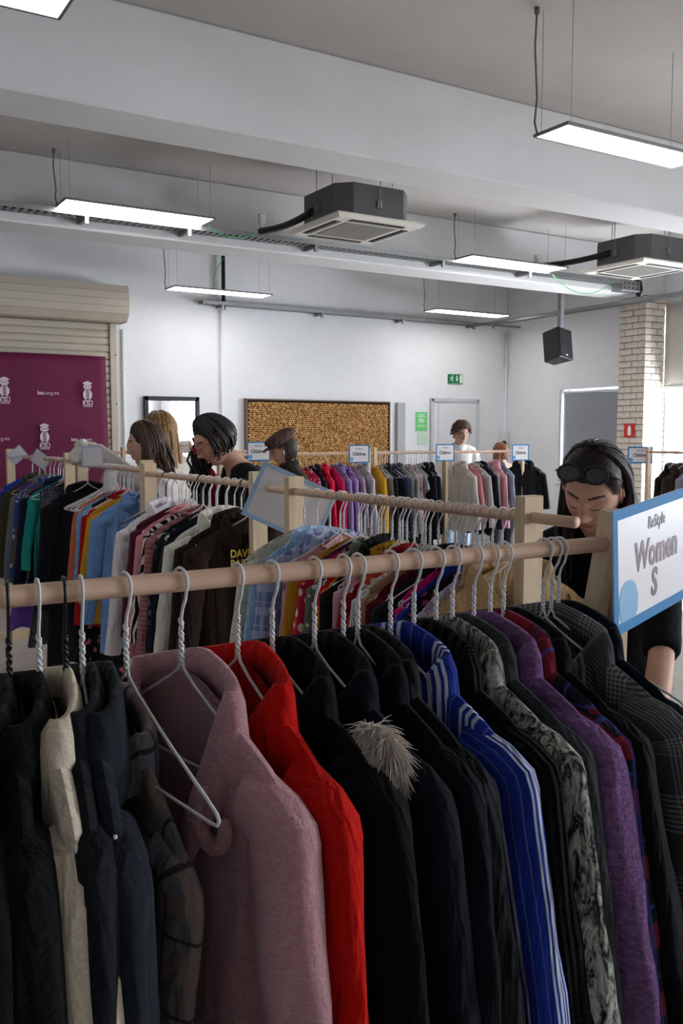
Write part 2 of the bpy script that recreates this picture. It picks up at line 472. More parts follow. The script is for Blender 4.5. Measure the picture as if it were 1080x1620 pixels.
# cork board
t = thing('cork_board', 'wide board packed with round wine corks on far wall', 'cork board', (5.97, YF, 1.0))
M_CKBACK = plain('cork_gap', (40, 26, 16), 0.9)
def cork_mat():
    n = NT('cork'); c = n.voro(33, out=1)
    b = n.n.new('ShaderNodeRGBToBW'); n.link(c, b.inputs[0])
    col = n.ramp(n.math('MULTIPLY_ADD', b.outputs[0], .7, n.math('MULTIPLY', n.noise(180, 3), .3)), [(0.15, lin((150, 102, 58))), (0.45, lin((196, 146, 90))), (0.75, lin((222, 178, 120)))])
    n.bump(n.noise(300, 3), .3, .002); return n.fin(col, 0.9, 0.1)
MB().box((0, -.02, .49), (2.12, .04, .99)).build('backing', M_CKBACK, t)
m = MB(); rc = random.Random(8)
ux, uz = .0305, .0264
for r in range(36):
    for c in range(69):
        x = -1.04 + c * ux + (r % 2) * ux / 2 + rc.uniform(-.003, .003); z = .02 + r * uz + rc.uniform(-.003, .003)
        if x > 1.045: continue
        R = rc.uniform(.0112, .0142); y = -.062 - rc.uniform(0, .014); a0 = rc.uniform(0, 1)
        vs = [(x + R * math.cos(a0 + k * PI / 3), y, z + R * math.sin(a0 + k * PI / 3)) for k in range(6)] + [(x + R * math.cos(a0 + k * PI / 3), -.035, z + R * math.sin(a0 + k * PI / 3)) for k in range(6)]
        m.add(vs, [tuple(reversed(range(6)))][::-1] + [(k, (k + 1) % 6, 6 + (k + 1) % 6, 6 + k) for k in range(6)])
o = m.build('corks', cork_mat(), t); o['kind'] = 'stuff'
m = MB()
for s in (-1, 1): m.box((s * 1.067, -.035, .49), (.016, .075, 1.0))
m.box((0, -.035, .99), (2.15, .075, .014)); m.build('frame', plain('board_frame', (120, 100, 84), 0.6), t)

# mirror
t = thing('wall_mirror', 'dark framed mirror on the far wall behind the blonde person', 'mirror', (3.946, YF, 1.0))
MM = NT('mirror_glass').fin((.95, .95, .95), 0.01, 0.5, 1.0)
MB().box((0, -.02, .5), (.6, .02, .92)).build('mirror_glass', MM, t)
m = MB()
for s in (-1, 1): m.box((s * .317, -.025, .5), (.05, .05, 1.0), ch=.005)
for z in (.025, .975): m.box((0, -.025, z), (.68, .05, .05), ch=.005)
m.build('frame', M_DARKSTEEL, t)

# roller shutter and banner
M_SHUT = plain('shutter_cream', (196, 186, 170), 0.45, 0.0, 0.4)
t = thing('roller_shutter', 'cream metal roller shutter with boxed housing on far wall', 'shutter', (0.9, YF, 0))
SL, SR_ = -2.6, 2.43
for k in range(5):
    z0 = 3.19 - k * .0775; y = [-.33, -.36, -.37, -.37, -.35][k]; y2 = [-.36, -.37, -.37, -.35, -.28][k]
    p = MB().add([(SL, y, z0), (SR_, y, z0), (SR_, y2, z0 - .075), (SL, y2, z0 - .075), (SL, 0, z0), (SR_, 0, z0), (SR_, 0, z0 - .075), (SL, 0, z0 - .075)],
                 [(0, 3, 2, 1), (4, 5, 6, 7), (0, 1, 5, 4), (3, 7, 6, 2), (1, 2, 6, 5), (0, 4, 7, 3)])
    p.build('housing_panel', M_SHUT, t)
MB().add([(SR_, -.33, 3.195), (SR_, -.372, 3.03), (SR_, -.352, 2.88), (SR_, -.27, 2.80), (SR_, 0, 2.80), (SR_, 0, 3.195), (SR_ + .012, -.33, 3.195), (SR_ + .012, -.372, 3.03), (SR_ + .012, -.352, 2.88), (SR_ + .012, -.27, 2.80), (SR_ + .012, 0, 2.80), (SR_ + .012, 0, 3.195)],
         [(5, 4, 3, 2, 1, 0), (6, 7, 8, 9, 10, 11), (0, 1, 7, 6), (1, 2, 8, 7), (2, 3, 9, 8)]).build('end_cap', M_SHUT, t)
prof = [(0, -.05), (.012, -.062), (.04, -.068), (.068, -.062), (.078, -.05), (.08, -.045)]
vs = []; fs = []
for (z, y) in prof: vs += [(SL, y, z), (2.33, y, z)]
for k in range(len(prof) - 1): fs.append((2 * k, 2 * k + 1, 2 * k + 3, 2 * k + 2))
slat = MB().add(vs, fs).mesh('slat'); slat.materials.append(M_SHUT)
for k in range(35): inst('slat', slat, t, (0, 0, k * .08))
MB().box((2.34, -.05, 1.4), (.08, .07, 2.8), ch=.004).build('guide_rail', M_SHUT, t)
for z in (2.45, 1.9, 1.35): MB().tube([(2.36, -.085, z), (2.36, -.09, z)], .008, 8).build('bolt', M_DARKSTEEL, t)

def banner_mat():
    n = NT('banner_purple'); c = lin((108, 24, 66))
    col = n.mix(n.noise(3), tuple(x * .93 for x in c), tuple(x * 1.06 for x in c)); n.bump(n.noise(4, 3), .15, .02); return n.fin(col, 0.6, .3)
t = thing('banner', 'plum purple backdrop banner with white owl emblems', 'banner', (0, 10.1, 0))
nx, nz = 60, 24; P = np.zeros((nz + 1, nx + 1, 3))
for j in range(nz + 1):
    for i in range(nx + 1):
        u, v = i / nx, j / nz
        x = -1.2 + (3.12 + 1.2) * u; top = 2.44 - .04 * u - .02 * math.sin(5 * u)
        P[j, i] = (x + .02 * v, .012 * math.sin(11 * u + 3 * v) + .008 * math.sin(29 * u) * math.exp(-5 * v) + .05 - .06 * v, top - v * 2.2)
o = grid_mesh('cloth', P, banner_mat(), t, wrap=False); o.modifiers.new('thick', 'SOLIDIFY').thickness = .002
M_LOGO = plain('logo_white', (226, 208, 222), 0.6)
M_LOGOD = plain('logo_plum', (108, 24, 66), 0.6)
def owl(x, z):
    e = empty('owl_emblem', (x, -.022, z)); e.parent = t
    s = .28
    def P_(pts): return [(a * s, b * s) for a, b in pts]
    def pc(name, pts): MB().prism(P_(pts), -.002, 0).build(name, M_LOGO, e)
    pc('mortarboard', [(-.19, .42), (0, .5), (.19, .42), (.13, .37), (0, .40), (-.13, .37)])
    pc('owl_head', [(.16 * math.cos(a), .28 + .105 * math.sin(a)) for a in [2 * PI * k / 20 for k in range(20)]])
    for sg in (-1, 1): pc('wing', [(sg * (.06 + .12 * math.sin(PI * k / 12) ** .8), .19 - .44 * k / 12) for k in range(13)])
    for k in range(6): pc('feather_bar', [(-.045, .14 - k * .06), (.045, .14 - k * .06), (.045, .115 - k * .06), (-.045, .115 - k * .06)])
    pc('rule', [(-.18, -.25), (.18, -.25), (.18, -.275), (-.18, -.275)]); pc('rule', [(-.18, -.475), (.18, -.475), (.18, -.5), (-.18, -.5)])
    m = MB()
    for sg in (-1, 1):
        m.prism(P_([(sg * .065 + .05 * math.cos(a), .285 + .04 * math.sin(a)) for a in [2 * PI * k / 14 for k in range(14)]]), -.003, -.0022)
    m.build('eyes', M_LOGOD, e)['kind'] = 'stuff'
    m = MB()
    for sg in (-1, 1):
        m.prism(P_([(sg * .065 + .03 * math.cos(a), .285 + .024 * math.sin(a)) for a in [2 * PI * k / 12 for k in range(12)]]), -.004, -.0032)
    m.build('pupils', M_LOGO, e)['kind'] = 'stuff'
    text_mesh('letters', 'KSU', .066, M_LOGO, e, (0, -.002, -.375 * s), (PI / 2, 0, 0), bold=.0012, sx=.95)
owl(2.02, 2.02); owl(2.895, 2.0); owl(2.42, 1.535); 
def url(x, z):
    e = empty('web_address', (x, -.022, z)); e.parent = t
    text_mesh('letters', 'ksu', .055, M_LOGO, e, (-.06, 0, 0), (PI / 2, 0, 0), bold=.0012)
    text_mesh('letters', '.org.mt', .052, M_LOGO, e, (.055, 0, 0), (PI / 2, 0, 0))
url(2.455, 2.0); url(1.93, 1.51); url(2.80, 1.50)

# ------------------------------------------------------------------ lights, cassette units, trays
M_LED = emissive('led_diffuser', (1.0, 0.985, 0.965), LED)
M_LEDF = plain('led_frame', (120, 120, 122), 0.5, 0.3)
def panel_light(x0, y0, z, L, Wd, label, top=HC, cord=True, mirror=False):
    t = thing('panel_light', label, 'ceiling light', (x0 + L / 2, y0 + Wd / 2, z), 0, 'suspended panel lights')
    m = MB()
    for s in (-1, 1):
        m.box((0, s * (Wd / 2 - .007), .006), (L, .014, .016), ch=.001); m.box((s * (L / 2 - .007), 0, .006), (.014, Wd - .028, .016), ch=.001)
    m.build('frame', M_LEDF, t)
    MB().box((0, 0, .012), (L - .02, Wd - .02, .004)).build('back_plate', M_LEDF, t)
    MB().box((0, 0, .002), (L - .028, Wd - .028, .004)).build('diffuser', M_LED, t)
    for sx in (-1, 1):
        for sy in (-1, 1):
            MB().tube([(sx * (L / 2 - .04), sy * (Wd / 2 - .02), .014), (sx * (L / 2 - .04), sy * (Wd / 2 - .02), top - z)], .0016, 5).build('suspension_wire', M_STEEL, t)
    if cord:
        k = -1 if not mirror else 1
        MB().tube([(k * (L / 2 - .01), Wd / 2 - .02, .014), (k * (L / 2 + .0), Wd / 2 - .01, .07), (k * (L / 2 - .005), Wd / 2 - .02, .3 * (top - z)), (k * (L / 2 + .01), Wd / 2 - .015, .7 * (top - z)), (k * (L / 2 + .005), Wd / 2 - .02, top - z)], .0055, 7).build('power_cord', plain('cord_grey', (120, 112, 108), .6), t)
        MB().tube([(k * (L / 2 + .005), Wd / 2 - .02, top - z - .03), (k * (L / 2 + .005), Wd / 2 - .02, top - z)], .014, 10).build('ceiling_rose', plain('cord_grey', (120, 112, 108), .6), t)
    return t
panel_light(3.416, 3.41, 3.1, 1.09, .25, 'largest panel light hanging at the upper right')
panel_light(-.13, 3.335, 3.1, 1.09, .25, 'panel light cut off at the upper left corner', mirror=False)
panel_light(1.885, 7.03, 3.31, 1.22, .29, 'panel light hanging left of the nearest cassette unit')
panel_light(5.80, 7.03, 3.29, 1.3, .29, 'panel light hanging between the two cassette units')
panel_light(3.64, 9.35, 3.13, 1.18, .29, 'panel light hanging before the far wall above the mirror')
panel_light(7.15, 9.35, 3.14, 1.24, .29, 'panel light hanging before the far wall above the door')

M_CASE = plain('cassette_grey', (98, 99, 99), 0.5); M_FASC = plain('cassette_white', (222, 216, 206), 0.45)
M_GRILL = plain('grille_grey', (150, 146, 140), 0.6); M_VENT = plain('vent_dark', (30, 29, 28), 0.6)
def cassette(x, y, label):
    t = thing('ceiling_cassette_unit', label, 'air conditioner', (x, y, 3.2), 0, 'ceiling cassette units')
    h, c = .345, .11
    oc = [(h, -h + c), (h, h - c), (h - c, h), (-h + c, h), (-h, h - c), (-h, -h + c), (-h + c, -h), (h - c, -h)]
    MB().rings([[(a, b, .035) for a, b in oc], [(a, b, .285) for a, b in oc]], smooth=False).build('casing', M_CASE, t)
    q = [(.41, .41), (-.41, .41), (-.41, -.41), (.41, -.41)]
    fa = MB(); r0 = [[(a, b, .035) for a, b in q], [(a, b, .02) for a, b in q], [(a * .93, b * .93, 0) for a, b in q], [(a * .60, b * .60, 0) for a, b in q], [(a * .60, b * .60, .012) for a, b in q]]
    fa.rings(r0, cap=True, smooth=False); fa.build('fascia', M_FASC, t)
    gr = MB().box((0, 0, .004), (.485, .485, .01)).build('intake_grille', M_GRILL, t)
    for k in range(20): MB().box((0, -.225 + k * .0237, -.003), (.47, .007, .006)).build('grille_slat', M_GRILL, gr)
    for k in range(4):
        a = k * PI / 2; R = Matrix.Rotation(a, 3, 'Z')
        v = MB().box(R @ Vector((0, -.318, -.0015)), (.5 if k % 2 == 0 else .062, .062 if k % 2 == 0 else .5, .004)).build('vent', M_VENT, t)
        MB().box(R @ Vector((0, -.318, -.006)), (.49 if k % 2 == 0 else .022, .022 if k % 2 == 0 else .49, .004)).build('louvre', M_CASE, v)
    for sx, sy in ((-1, 0), (1, 0), (0, -1), (0, 1)):
        MB().box((sx * .352, sy * .352, .14), (.02 if sx else .045, .02 if sy else .045, .06), ch=.003).build('bracket', M_STEEL, t)
        MB().tube([(sx * .365, sy * .365, .1), (sx * .365, sy * .365, HC - 3.2)], .004, 6).build('threaded_rod', M_STEEL, t)
cassette(4.06, 6.41, 'grey cassette unit with white fascia at the picture centre')
cassette(7.47, 6.43, 'grey cassette unit with white fascia near the brick pillar')

def tray(p0, p1, width, label, up=(0, 0, 1), brackets=(), cables=2, drop=.0):
    p0, p1 = Vector(p0), Vector(p1); d = (p1 - p0); L = d.length; d.normalize()
    side = Vector((0, 0, 1)).cross(d).normalized()
    t = thing('cable_tray', label, 'cable tray', p0)
    for s in (-1, 1):
        a = side * (s * width / 2); m = MB()
        m.box(d * (L / 2) + a + Vector((0, 0, .015)), (abs(d.x) * L + .003, abs(d.y) * L + .003, .04)); m.build('side_rail', M_STEEL, t)
    m = MB(); n = int(L / .06)
    for k in range(n): m.box(d * (.03 + k * .06), (abs(d.x) * .03 + abs(side.x) * width, abs(d.y) * .03 + abs(side.y) * width, .003))
    o = m.build('rungs', M_STEEL, t); o['kind'] = 'stuff'
    rr = random.Random(int(L * 100))
    for c in range(cables):
        off = side * rr.uniform(-width * .3, width * .3)
        MB().tube([d * (L * k / 24) + off + Vector((0, 0, .014 + .006 * math.sin(k * 1.7 + c))) + side * .012 * math.sin(k * .9 + c * 2) for k in range(25)], .008, 6).build('cable', M_BLACK if c % 2 == 0 else M_DARKSTEEL, t)
    for b, (sd, ln) in brackets:
        m = MB(); q = d * b
        m.box(q + side * (sd * ln / 2 - sd * width / 2) + Vector((0, 0, -.02)), (abs(d.x) * .03 + abs(side.x) * ln, abs(d.y) * .03 + abs(side.y) * ln, .03))
        m.box(q + side * (-sd * width / 2) + Vector((0, 0, -.035)), (.03, .03, .06)); m.build('wall_bracket', M_STEEL, t)
    return t
tray((-2.2, 7.38, 3.27), (8.3, 7.38, 3.27), .16, 'long steel cable tray along the far ceiling beam', brackets=[(x + 2.2, (1, .3)) for x in (-.5, 2.12, 2.98, 4.2, 5.65, 6.8)], cables=3)
tray((4.3, 10.2, 3.1), (8.6, 10.2, 3.1), .13, 'thin cable tray along the top of the far wall', brackets=[(b, (1, .22)) for b in (.25, 1.62, 2.88, 4.1)], cables=1)
tray((8.62, 3.4, 3.1), (8.62, 10.15, 3.1), .13, 'cable tray running along the right wall past the pillar', brackets=[(6.5, (-1, .5))], cables=2)
# pieces hanging near the trays
o = MB().tube([(4.6, 10.22, 3.05), (4.6, 10.22, 3.70)], .035, 8, flat=.6).build('cable_riser', M_BLACK); tag(o, 'black vertical cable riser dropping from ceiling to far wall tray', 'cable')
def hang_wire(p, q, sag, r, mat, name, label, side=Vector((0, 0, 0))):
    p, q = Vector(p), Vector(q)
    o = MB().tube([p.lerp(q, k / 16) - Vector((0, 0, sag * 4 * (k / 16) * (1 - k / 16))) + side * math.sin(PI * k / 16) for k in range(17)], r, 6).build(name, mat)
    return tag(o, label, 'cable')
hang_wire(atY(874, 435, 7.2), atY(966, 448, 7.0), .15, .004, M_GREEN_WIRE, 'earth_wire', 'green earth wire sagging below the right cassette unit')
hang_wire(atY(354, 408, 10.18), atY(339, 458, 10.18), .0, .004, M_GREEN_WIRE, 'earth_wire', 'green earth wire beside the black cable riser', Vector((-.05, 0, 0)))
hang_wire(atY(330, 358, 7.2), atY(402, 370, 7.3), .06, .003, M_GREEN_WIRE, 'earth_wire', 'short green earth wire right of the left panel light')
for (a, b, s, lb) in ((atY(412, 366, 7.3), Vector((3.72, 6.5, 3.34)), .03, 'black insulated pipe bundle entering the centre cassette unit'), (Vector((6.9, 7.3, 3.33)), Vector((7.13, 6.5, 3.36)), .02, 'black insulated pipe bundle entering the right cassette unit')):
    o = MB().tube([a.lerp(b, k / 10) - Vector((0, 0, s * math.sin(PI * k / 10))) for k in range(11)], .03, 8).build('pipe_bundle', M_BLACK); tag(o, lb, 'pipe')
for p, lb in ((atY(414, 346, 7.3), 'small pale junction box above the tray left of centre'), (atY(849, 410, 7.3), 'small pale junction box above the right panel light')):
    t = thing('junction_box', lb, 'junction box', p)
    MB().box((0, 0, 0), (.06, .04, .08), ch=.006).build('box', M_WHITEPL, t); MB().box((0, 0, -.07), (.02, .02, .06)).build('stem', M_WHITEPL, t)
p = Vector((8.36, 7.38, 3.25))
t = thing('cable_duct', 'short perforated steel cable duct below the right cassette unit', 'cable duct', p)
m = MB(); m.box((0, 0, 0), (.3, .16, .12), ch=.004); m.build('duct', M_STEEL, t)
for k in range(8): MB().tube([(-.11 + .07 * (k % 4), -.081, -.025 + .05 * (k // 4)), (-.11 + .07 * (k % 4), -.083, -.025 + .05 * (k // 4))], .012, 8).build('hole', M_VENT, t)
MB().tube([(.13, -.02, .07), (.19, -.03, .06), (.21, -.03, -.02), (.18, -.02, -.09)], .03, 8).build('hose', M_BLACK, t)
# conduits
def conduit(x, y, z0, z1, r, label):
    t = thing('wall_conduit', label, 'conduit', (x, y, z0)); MB().tube([(0, 0, 0), (0, 0, z1 - z0)], r, 8).build('pipe', M_FRAME, t)
    for k in range(3): MB().box((0, r * .3, (z1 - z0) * (k + .5) / 3), (r * 3, r * 2.2, .02)).build('clip', M_WHITEPL, t)
conduit(4.59, YF - .02, 0.1, 3.05, .012, 'thin white conduit on far wall between mirror and cork board')
conduit(3.37, YF - .02, 0.1, 2.75, .016, 'white pipe on far wall beside the shutter rail')
conduit(9.12, YF - .05, 0.1, 3.05, .02, 'white pipe in the far right corner of the hall')
# loudspeaker
p = atD(880, 548, 10.9)
t = thing('loudspeaker', 'black loudspeaker hanging on a grey pole near right wall', 'loudspeaker', p)
s = MB(); tp = [(-.13, -.13), (.13, -.13), (.095, .12), (-.095, .12)]
s.rings([[(a * .96, b * .96, -.185) for a, b in tp], [(a, b, -.175) for a, b in tp], [(a, b, .175) for a, b in tp], [(a * .96, b * .96, .185) for a, b in tp]], smooth=False)
cab = s.build('cabinet', M_BLACK, t, rot=(math.radians(-12), math.radians(8), math.radians(8)))
MB().box((0, -.134, 0), (.235, .01, .33), ch=.004).build('grille', plain('speaker_grille', (30, 30, 32), .8), cab)
MB().box((0, -.14, -.145), (.03, .004, .015)).build('badge', M_WHITEPL, cab)
MB().box((.16, .1, (HC - p.z) / 2), (.06, .06, HC - p.z), ch=.004).build('mounting_pole', plain('bracket_grey', (142, 144, 150), .5), t)
MB().box((.09, .07, .03), (.16, .06, .05), ch=.004).build('mounting_arm', M_DARKSTEEL, t)
# small wall boxes by the far corner
p = atX(797, 693, 9.1)
t = thing('wall_box', 'small white wall box with black socket by far corner', 'wall box', p)
MB().box((0, 0, 0), (.12, .1, .16), ch=.01).build('box', M_WHITEPL, t); MB().ell((-.05, -.06, -.07), (.035, .035, .035)).build('socket', M_BLACK, t)

# ------------------------------------------------------------------ clothes racks
RODZ, RODR = 1.37, .0128
def rack(label, axis, fixed, a0, a1, posts, z=RODZ, splay=0.0, group='pine clothes racks'):
    loc = (a0, fixed, 0) if axis == 'X' else (fixed, a0, 0)
    t = thing('clothes_rack', label, 'clothes rack', loc, 0, group)
    def V(a, b, zz): return Vector((a, b, zz)) if axis == 'X' else Vector((b, a, zz))
    L = a1 - a0
    MB().tube([V(L * k / 12, 0, z) for k in range(13)], RODR, 14).build('rod', M_RODX if axis == 'X' else M_RODY, t)
    pw, pt = .06, .032
    for p in posts:
        p = p - a0
        if splay:
            for s in (-1, 1):
                foot = V(p + (0 if s > 0 else .027), splay if s > 0 else 0.02, 0); top = V(p + (0 if s > 0 else .027), -s * .006, z + .055)
                dr = (top - foot); q = Vector((0, 0, 1)).rotation_difference(dr.normalized()).to_matrix()
                MB().box((foot + top) / 2, (.026, .036, dr.length), rot=q, ch=.002).build('leg', M_POST, t)
        else:
            MB().box(V(p, 0, (z + .05) / 2), (pt if axis == 'X' else pw, pw if axis == 'X' else pt, z + .05), ch=.002).build('post', M_POST, t)
            MB().box(V(p + .034, 0, .03), (pt if axis == 'X' else .5, .5 if axis == 'X' else pt, .06), ch=.002).build('foot', M_POST, t)
    if len(posts) > 1:
        MB().box(V((posts[0] + posts[-1]) / 2 - a0, 0, .2), ((posts[-1] - posts[0]) if axis == 'X' else .03, .03 if axis == 'X' else (posts[-1] - posts[0]), .05), ch=.002).build('lower_rail', M_POST, t)
    return t
R1Y, R2X, R3Y = 1.05, 1.45, 7.0
rack('pine rack in front carrying the dark coats and Women S sign', 'X', R1Y, -.35, 1.2, (-.3, 1.166), splay=.27)
rack('pine rack just behind the front rail, its bare rod end sticking out', 'Y', R2X, 1.40, 2.86, (1.545, 2.67), z=1.362)
rack('pine rack of the brown and cream jackets behind the middle rack', 'Y', R2X - .005, 2.90, 4.13, (2.93, 4.06))
rack('pine rack with the empty white hangers left of centre', 'Y', R2X + .01, 4.1, 5.36, (4.14, 5.23), z=1.382)
rack('pine rack farthest left in front of the purple banner', 'Y', R2X, 5.40, 7.2, (5.46, 7.1), z=1.395)
rack('pine rack below the cork board with the brightest clothes', 'X', R3Y, 3.0, 4.6, (3.1, 4.57), z=1.383)
rack('pine rack in front of the man in white', 'X', R3Y + .03, 4.62, 6.52, (4.66, 5.49, 6.48), z=1.383)
rack('pine rack at the far right before the bright window', 'Y', 7.06, 4.1, 5.98, (4.2, 5.9), z=1.387)
rack('pine rack standing before the shutter and mirror', 'X', 8.6, 2.7, 4.4, (2.8, 4.3), z=1.38)
# ------------------------------------------------------------------ fabrics
def fabric(name, rgb, pat=None, rgb2=(255, 255, 255), s=1.0, rough=0.88, sheen=0.03, rgb3=None, drape=1.0):
    key = 'fab_' + name
    if key in MATS: return MATS[key]
    n = NT(key); c = lin(rgb); c2 = lin(rgb2); c3 = lin(rgb3) if rgb3 else c2
    lo = tuple(x * .82 for x in c); hi = tuple(min(1, x * 1.12) for x in c)
    base = n.mix(n.noise(9, 4, .6), lo, hi)
    col = base; h = n.noise(420 / s, 3, .7); bs, bd = .25, .0015
    x = n.uv()
    def band(v, freq, a, b):
        f = n.math('FRACT', n.math('MULTIPLY', v, freq))
        return n.math('MULTIPLY', n.math('GREATER_THAN', f, a), n.math('LESS_THAN', f, b))
    def wob(v, amt=.012, sc=6): return n.math('ADD', v, n.math('MULTIPLY', n.noise(sc), amt))
    if pat == 'heather':
        col = n.mix(n.ramp(n.noise(260 / s, 3, .8), [(.42, (0, 0, 0)), (.62, (1, 1, 1))]), base, c2)
    elif pat == 'stripe':
        xx = wob(x[0])
        a = band(xx, 11 / s, .10, .17); b = band(xx, 11 / s, .24, .31); d = band(xx, 11 / s, .38, .45)
        e = band(xx, 44 / s, .5, .62)
        k = n.math('MAXIMUM', n.math('MAXIMUM', a, b), d)
        col = n.mix(n.math('MULTIPLY', e, .18), base, c2); col = n.mix(k, col, c2)
    elif pat == 'pin':
        col = n.mix(band(wob(x[0], .006), 30 / s, .3, .45), base, c2)
    elif pat == 'check':
        xx, zz = wob(x[0], .008), wob(x[2], .008)
        a = band(xx, 14 / s, .2, .55); b = band(zz, 14 / s, .2, .55)
        col = n.mix(n.math('MULTIPLY', a, .55), base, c2); col = n.mix(n.math('MULTIPLY', b, .55), col, c2)
        t = n.math('MAXIMUM', band(xx, 14 / s, .75, .8), band(zz, 14 / s, .75, .8)); col = n.mix(n.math('MULTIPLY', t, .8), col, c3)
    elif pat == 'glen':
        xx, zz = wob(x[0], .006), wob(x[2], .006)
        ax = band(xx, 7.5 / s, .0, .5); az = band(zz, 7.5 / s, .0, .5)
        fx = n.math('GREATER_THAN', n.math('FRACT', n.math('MULTIPLY', xx, 115 / s)), .5)
        fz = n.math('GREATER_THAN', n.math('FRACT', n.math('MULTIPLY', zz, 115 / s)), .5)
        tiny = n.math('MULTIPLY', n.math('GREATER_THAN', n.math('FRACT', n.math('MULTIPLY', n.math('ADD', xx, zz), 240 / s)), .5), .5)
        k = n.math('ADD', n.math('MULTIPLY', n.math('MULTIPLY', ax, fx), .5), n.math('MULTIPLY', n.math('MULTIPLY', az, fz), .5))
        k = n.math('MAXIMUM', k, n.math('MULTIPLY', tiny, .45))
        col = n.mix(k, base, c2)
    elif pat == 'tweed':
        f = n.noise(95 / s, 3, .75, n.scaled((1, 1, .35)), 1.2)
        col = n.ramp(f, [(.40, c), (.50, tuple((a + b) / 2 for a, b in zip(c, c2))), (.60, c2)])
        h = f; bs, bd = .8, .006
    elif pat == 'boucle':
        f = n.noise(70 / s, 4, .7, n.scaled((.5, 1, 1.6)), .8)
        col = n.mix(n.ramp(f, [(.42, (0, 0, 0)), (.66, (1, 1, 1))]), base, c2); h = f; bs, bd = .9, .007
    elif pat == 'fur':
        f = n.noise(45 / s, 5, .7, n.scaled((1.5, 1, .5)), 1.5)
        col = n.mix(n.ramp(f, [(.35, (0, 0, 0)), (.7, (1, 1, 1))]), base, c2); h = f; bs, bd = 1.0, .02
    elif pat == 'zebra':
        f = n.math('SINE', n.math('MULTIPLY', n.math('ADD', n.math('ADD', x[0], n.math('MULTIPLY', x[2], .55)), n.math('MULTIPLY', n.noise(5, 2), .3)), 120 / s))
        col = n.mix(n.math('GREATER_THAN', f, .1), base, c2)
    elif pat == 'floral':
        v = n.voro(26 / s); w = n.voro(17 / s, n.scaled((1.2, 1, .9)))
        col = n.mix(n.math('LESS_THAN', v, .30), base, c2); col = n.mix(n.math('LESS_THAN', w, .22), col, c3)
    elif pat == 'knit':
        r = n.math('SINE', n.math('MULTIPLY', x[0], 420 / s)); r2 = n.math('SINE', n.math('MULTIPLY', x[2], 700 / s))
        h = n.math('ADD', r, n.math('MULTIPLY', r2, .4)); bs, bd = .7, .004
        col = n.mix(n.math('MULTIPLY_ADD', r, .22, .22, clamp=True), base, tuple(q * .55 for q in c))
    elif pat == 'lace':
        v = n.voro(70 / s); col = n.mix(n.math('LESS_THAN', v, .22), base, c2); h = v; bs, bd = .6, .004
    elif pat == 'denim':
        f = n.noise(200, 3, .7, n.scaled((1, 1, .3))); col = n.mix(n.ramp(f, [(.4, (0, 0, 0)), (.66, (1, 1, 1))]), base, c2)
        rough = .85
    elif pat == 'sequin':
        v = n.voro(150); col = n.mix(n.math('LESS_THAN', n.voro(150, out=0), .2), base, c2); h = v; bs, bd = .8, .004; rough = .3
    elif pat == 'rib':
        f = n.math('SINE', n.math('MULTIPLY', x[2], 330 / s)); col = n.mix(n.math('GREATER_THAN', f, .2), base, c2)
    n.bump(h, bs, bd)
    b1 = n.b.inputs['Normal'].links[0].from_node
    b2 = n.n.new('ShaderNodeBump'); b2.inputs['Strength'].default_value = .75 * drape; b2.inputs['Distance'].default_value = .04
    n.link(n.noise(1.0, 3, .5, n.scaled((16, 16, 4.5)), .8), b2.inputs['Height']); n.link(b2.outputs[0], b1.inputs['Normal'])
    n.fin(col, rough, .10 if rough > .6 else .3)
    n.b.inputs['Sheen Weight'].default_value = sheen; n.b.inputs['Sheen Roughness'].default_value = .5
    MATS[key] = n.mat; return n.mat

# ------------------------------------------------------------------ hanger
HN, HW, HTIP = .112, .212, .222        # neck below rod, half width, bottom bar below rod
def hanger_mesh(name, mat, r=.0021):
    m = MB(); R = .0165
    pts = []
    for k in range(13):                                   # hook over the rod, opens on -x
        a = math.radians(200 - k * 230 / 12)
        pts.append((R * math.cos(a), 0, -.0005 + R * math.sin(a)))
    pts += [(.011, 0, -.022), (.004, 0, -.034), (.001, 0, -.045), (.001, 0, -.062)]
    m.tube(pts, r, 6)
    tw = []
    for k in range(25):
        a = k * 2 * PI * 3.5 / 24; z = -.050 - .052 * k / 24; tw.append(((.0019) * math.cos(a), (.0019) * math.sin(a), z))
    m.tube(tw, r, 6)
    tw = [(-(.0019) * math.cos(k * 2 * PI * 3.5 / 24), -(.0019) * math.sin(k * 2 * PI * 3.5 / 24), -.047 - .055 * k / 24) for k in range(25)]
    m.tube(tw, r, 6)
    loop = [(0.002, 0, -.100), (.006, 0, -HN + .002), (.03, 0, -HN - .014), (.11, 0, -HN - .055), (HW - .02, 0, -.204), (HW - .004, 0, -.212), (HW, 0, -.218), (HW - .004, 0, -.224), (HW - .016, 0, -.2255)]
    loop += [(-x, y, z) for x, y, z in reversed(loop)]
    m.tube(loop, r, 6)
    me = m.mesh(name); me.materials.append(mat); return me
H_WHITE = hanger_mesh('wire_hanger', M_WIRE); H_BLACK = hanger_mesh('black_wire_hanger', M_BLACKWIRE)
def wood_hanger_mesh():
    m = MB(); m.tube([(.0165 * math.cos(math.radians(200 - k * 20)), 0, .0165 * math.sin(math.radians(200 - k * 20))) for k in range(12)] + [(.004, 0, -.035), (0, 0, -.09)], .002, 6)
    me = m.mesh('steel_hook'); me.materials.append(M_STEEL); return me

_labels = {}
def unique(label):
    if label in _labels:
        _labels[label] += 1
    else: _labels[label] = 1
    return label

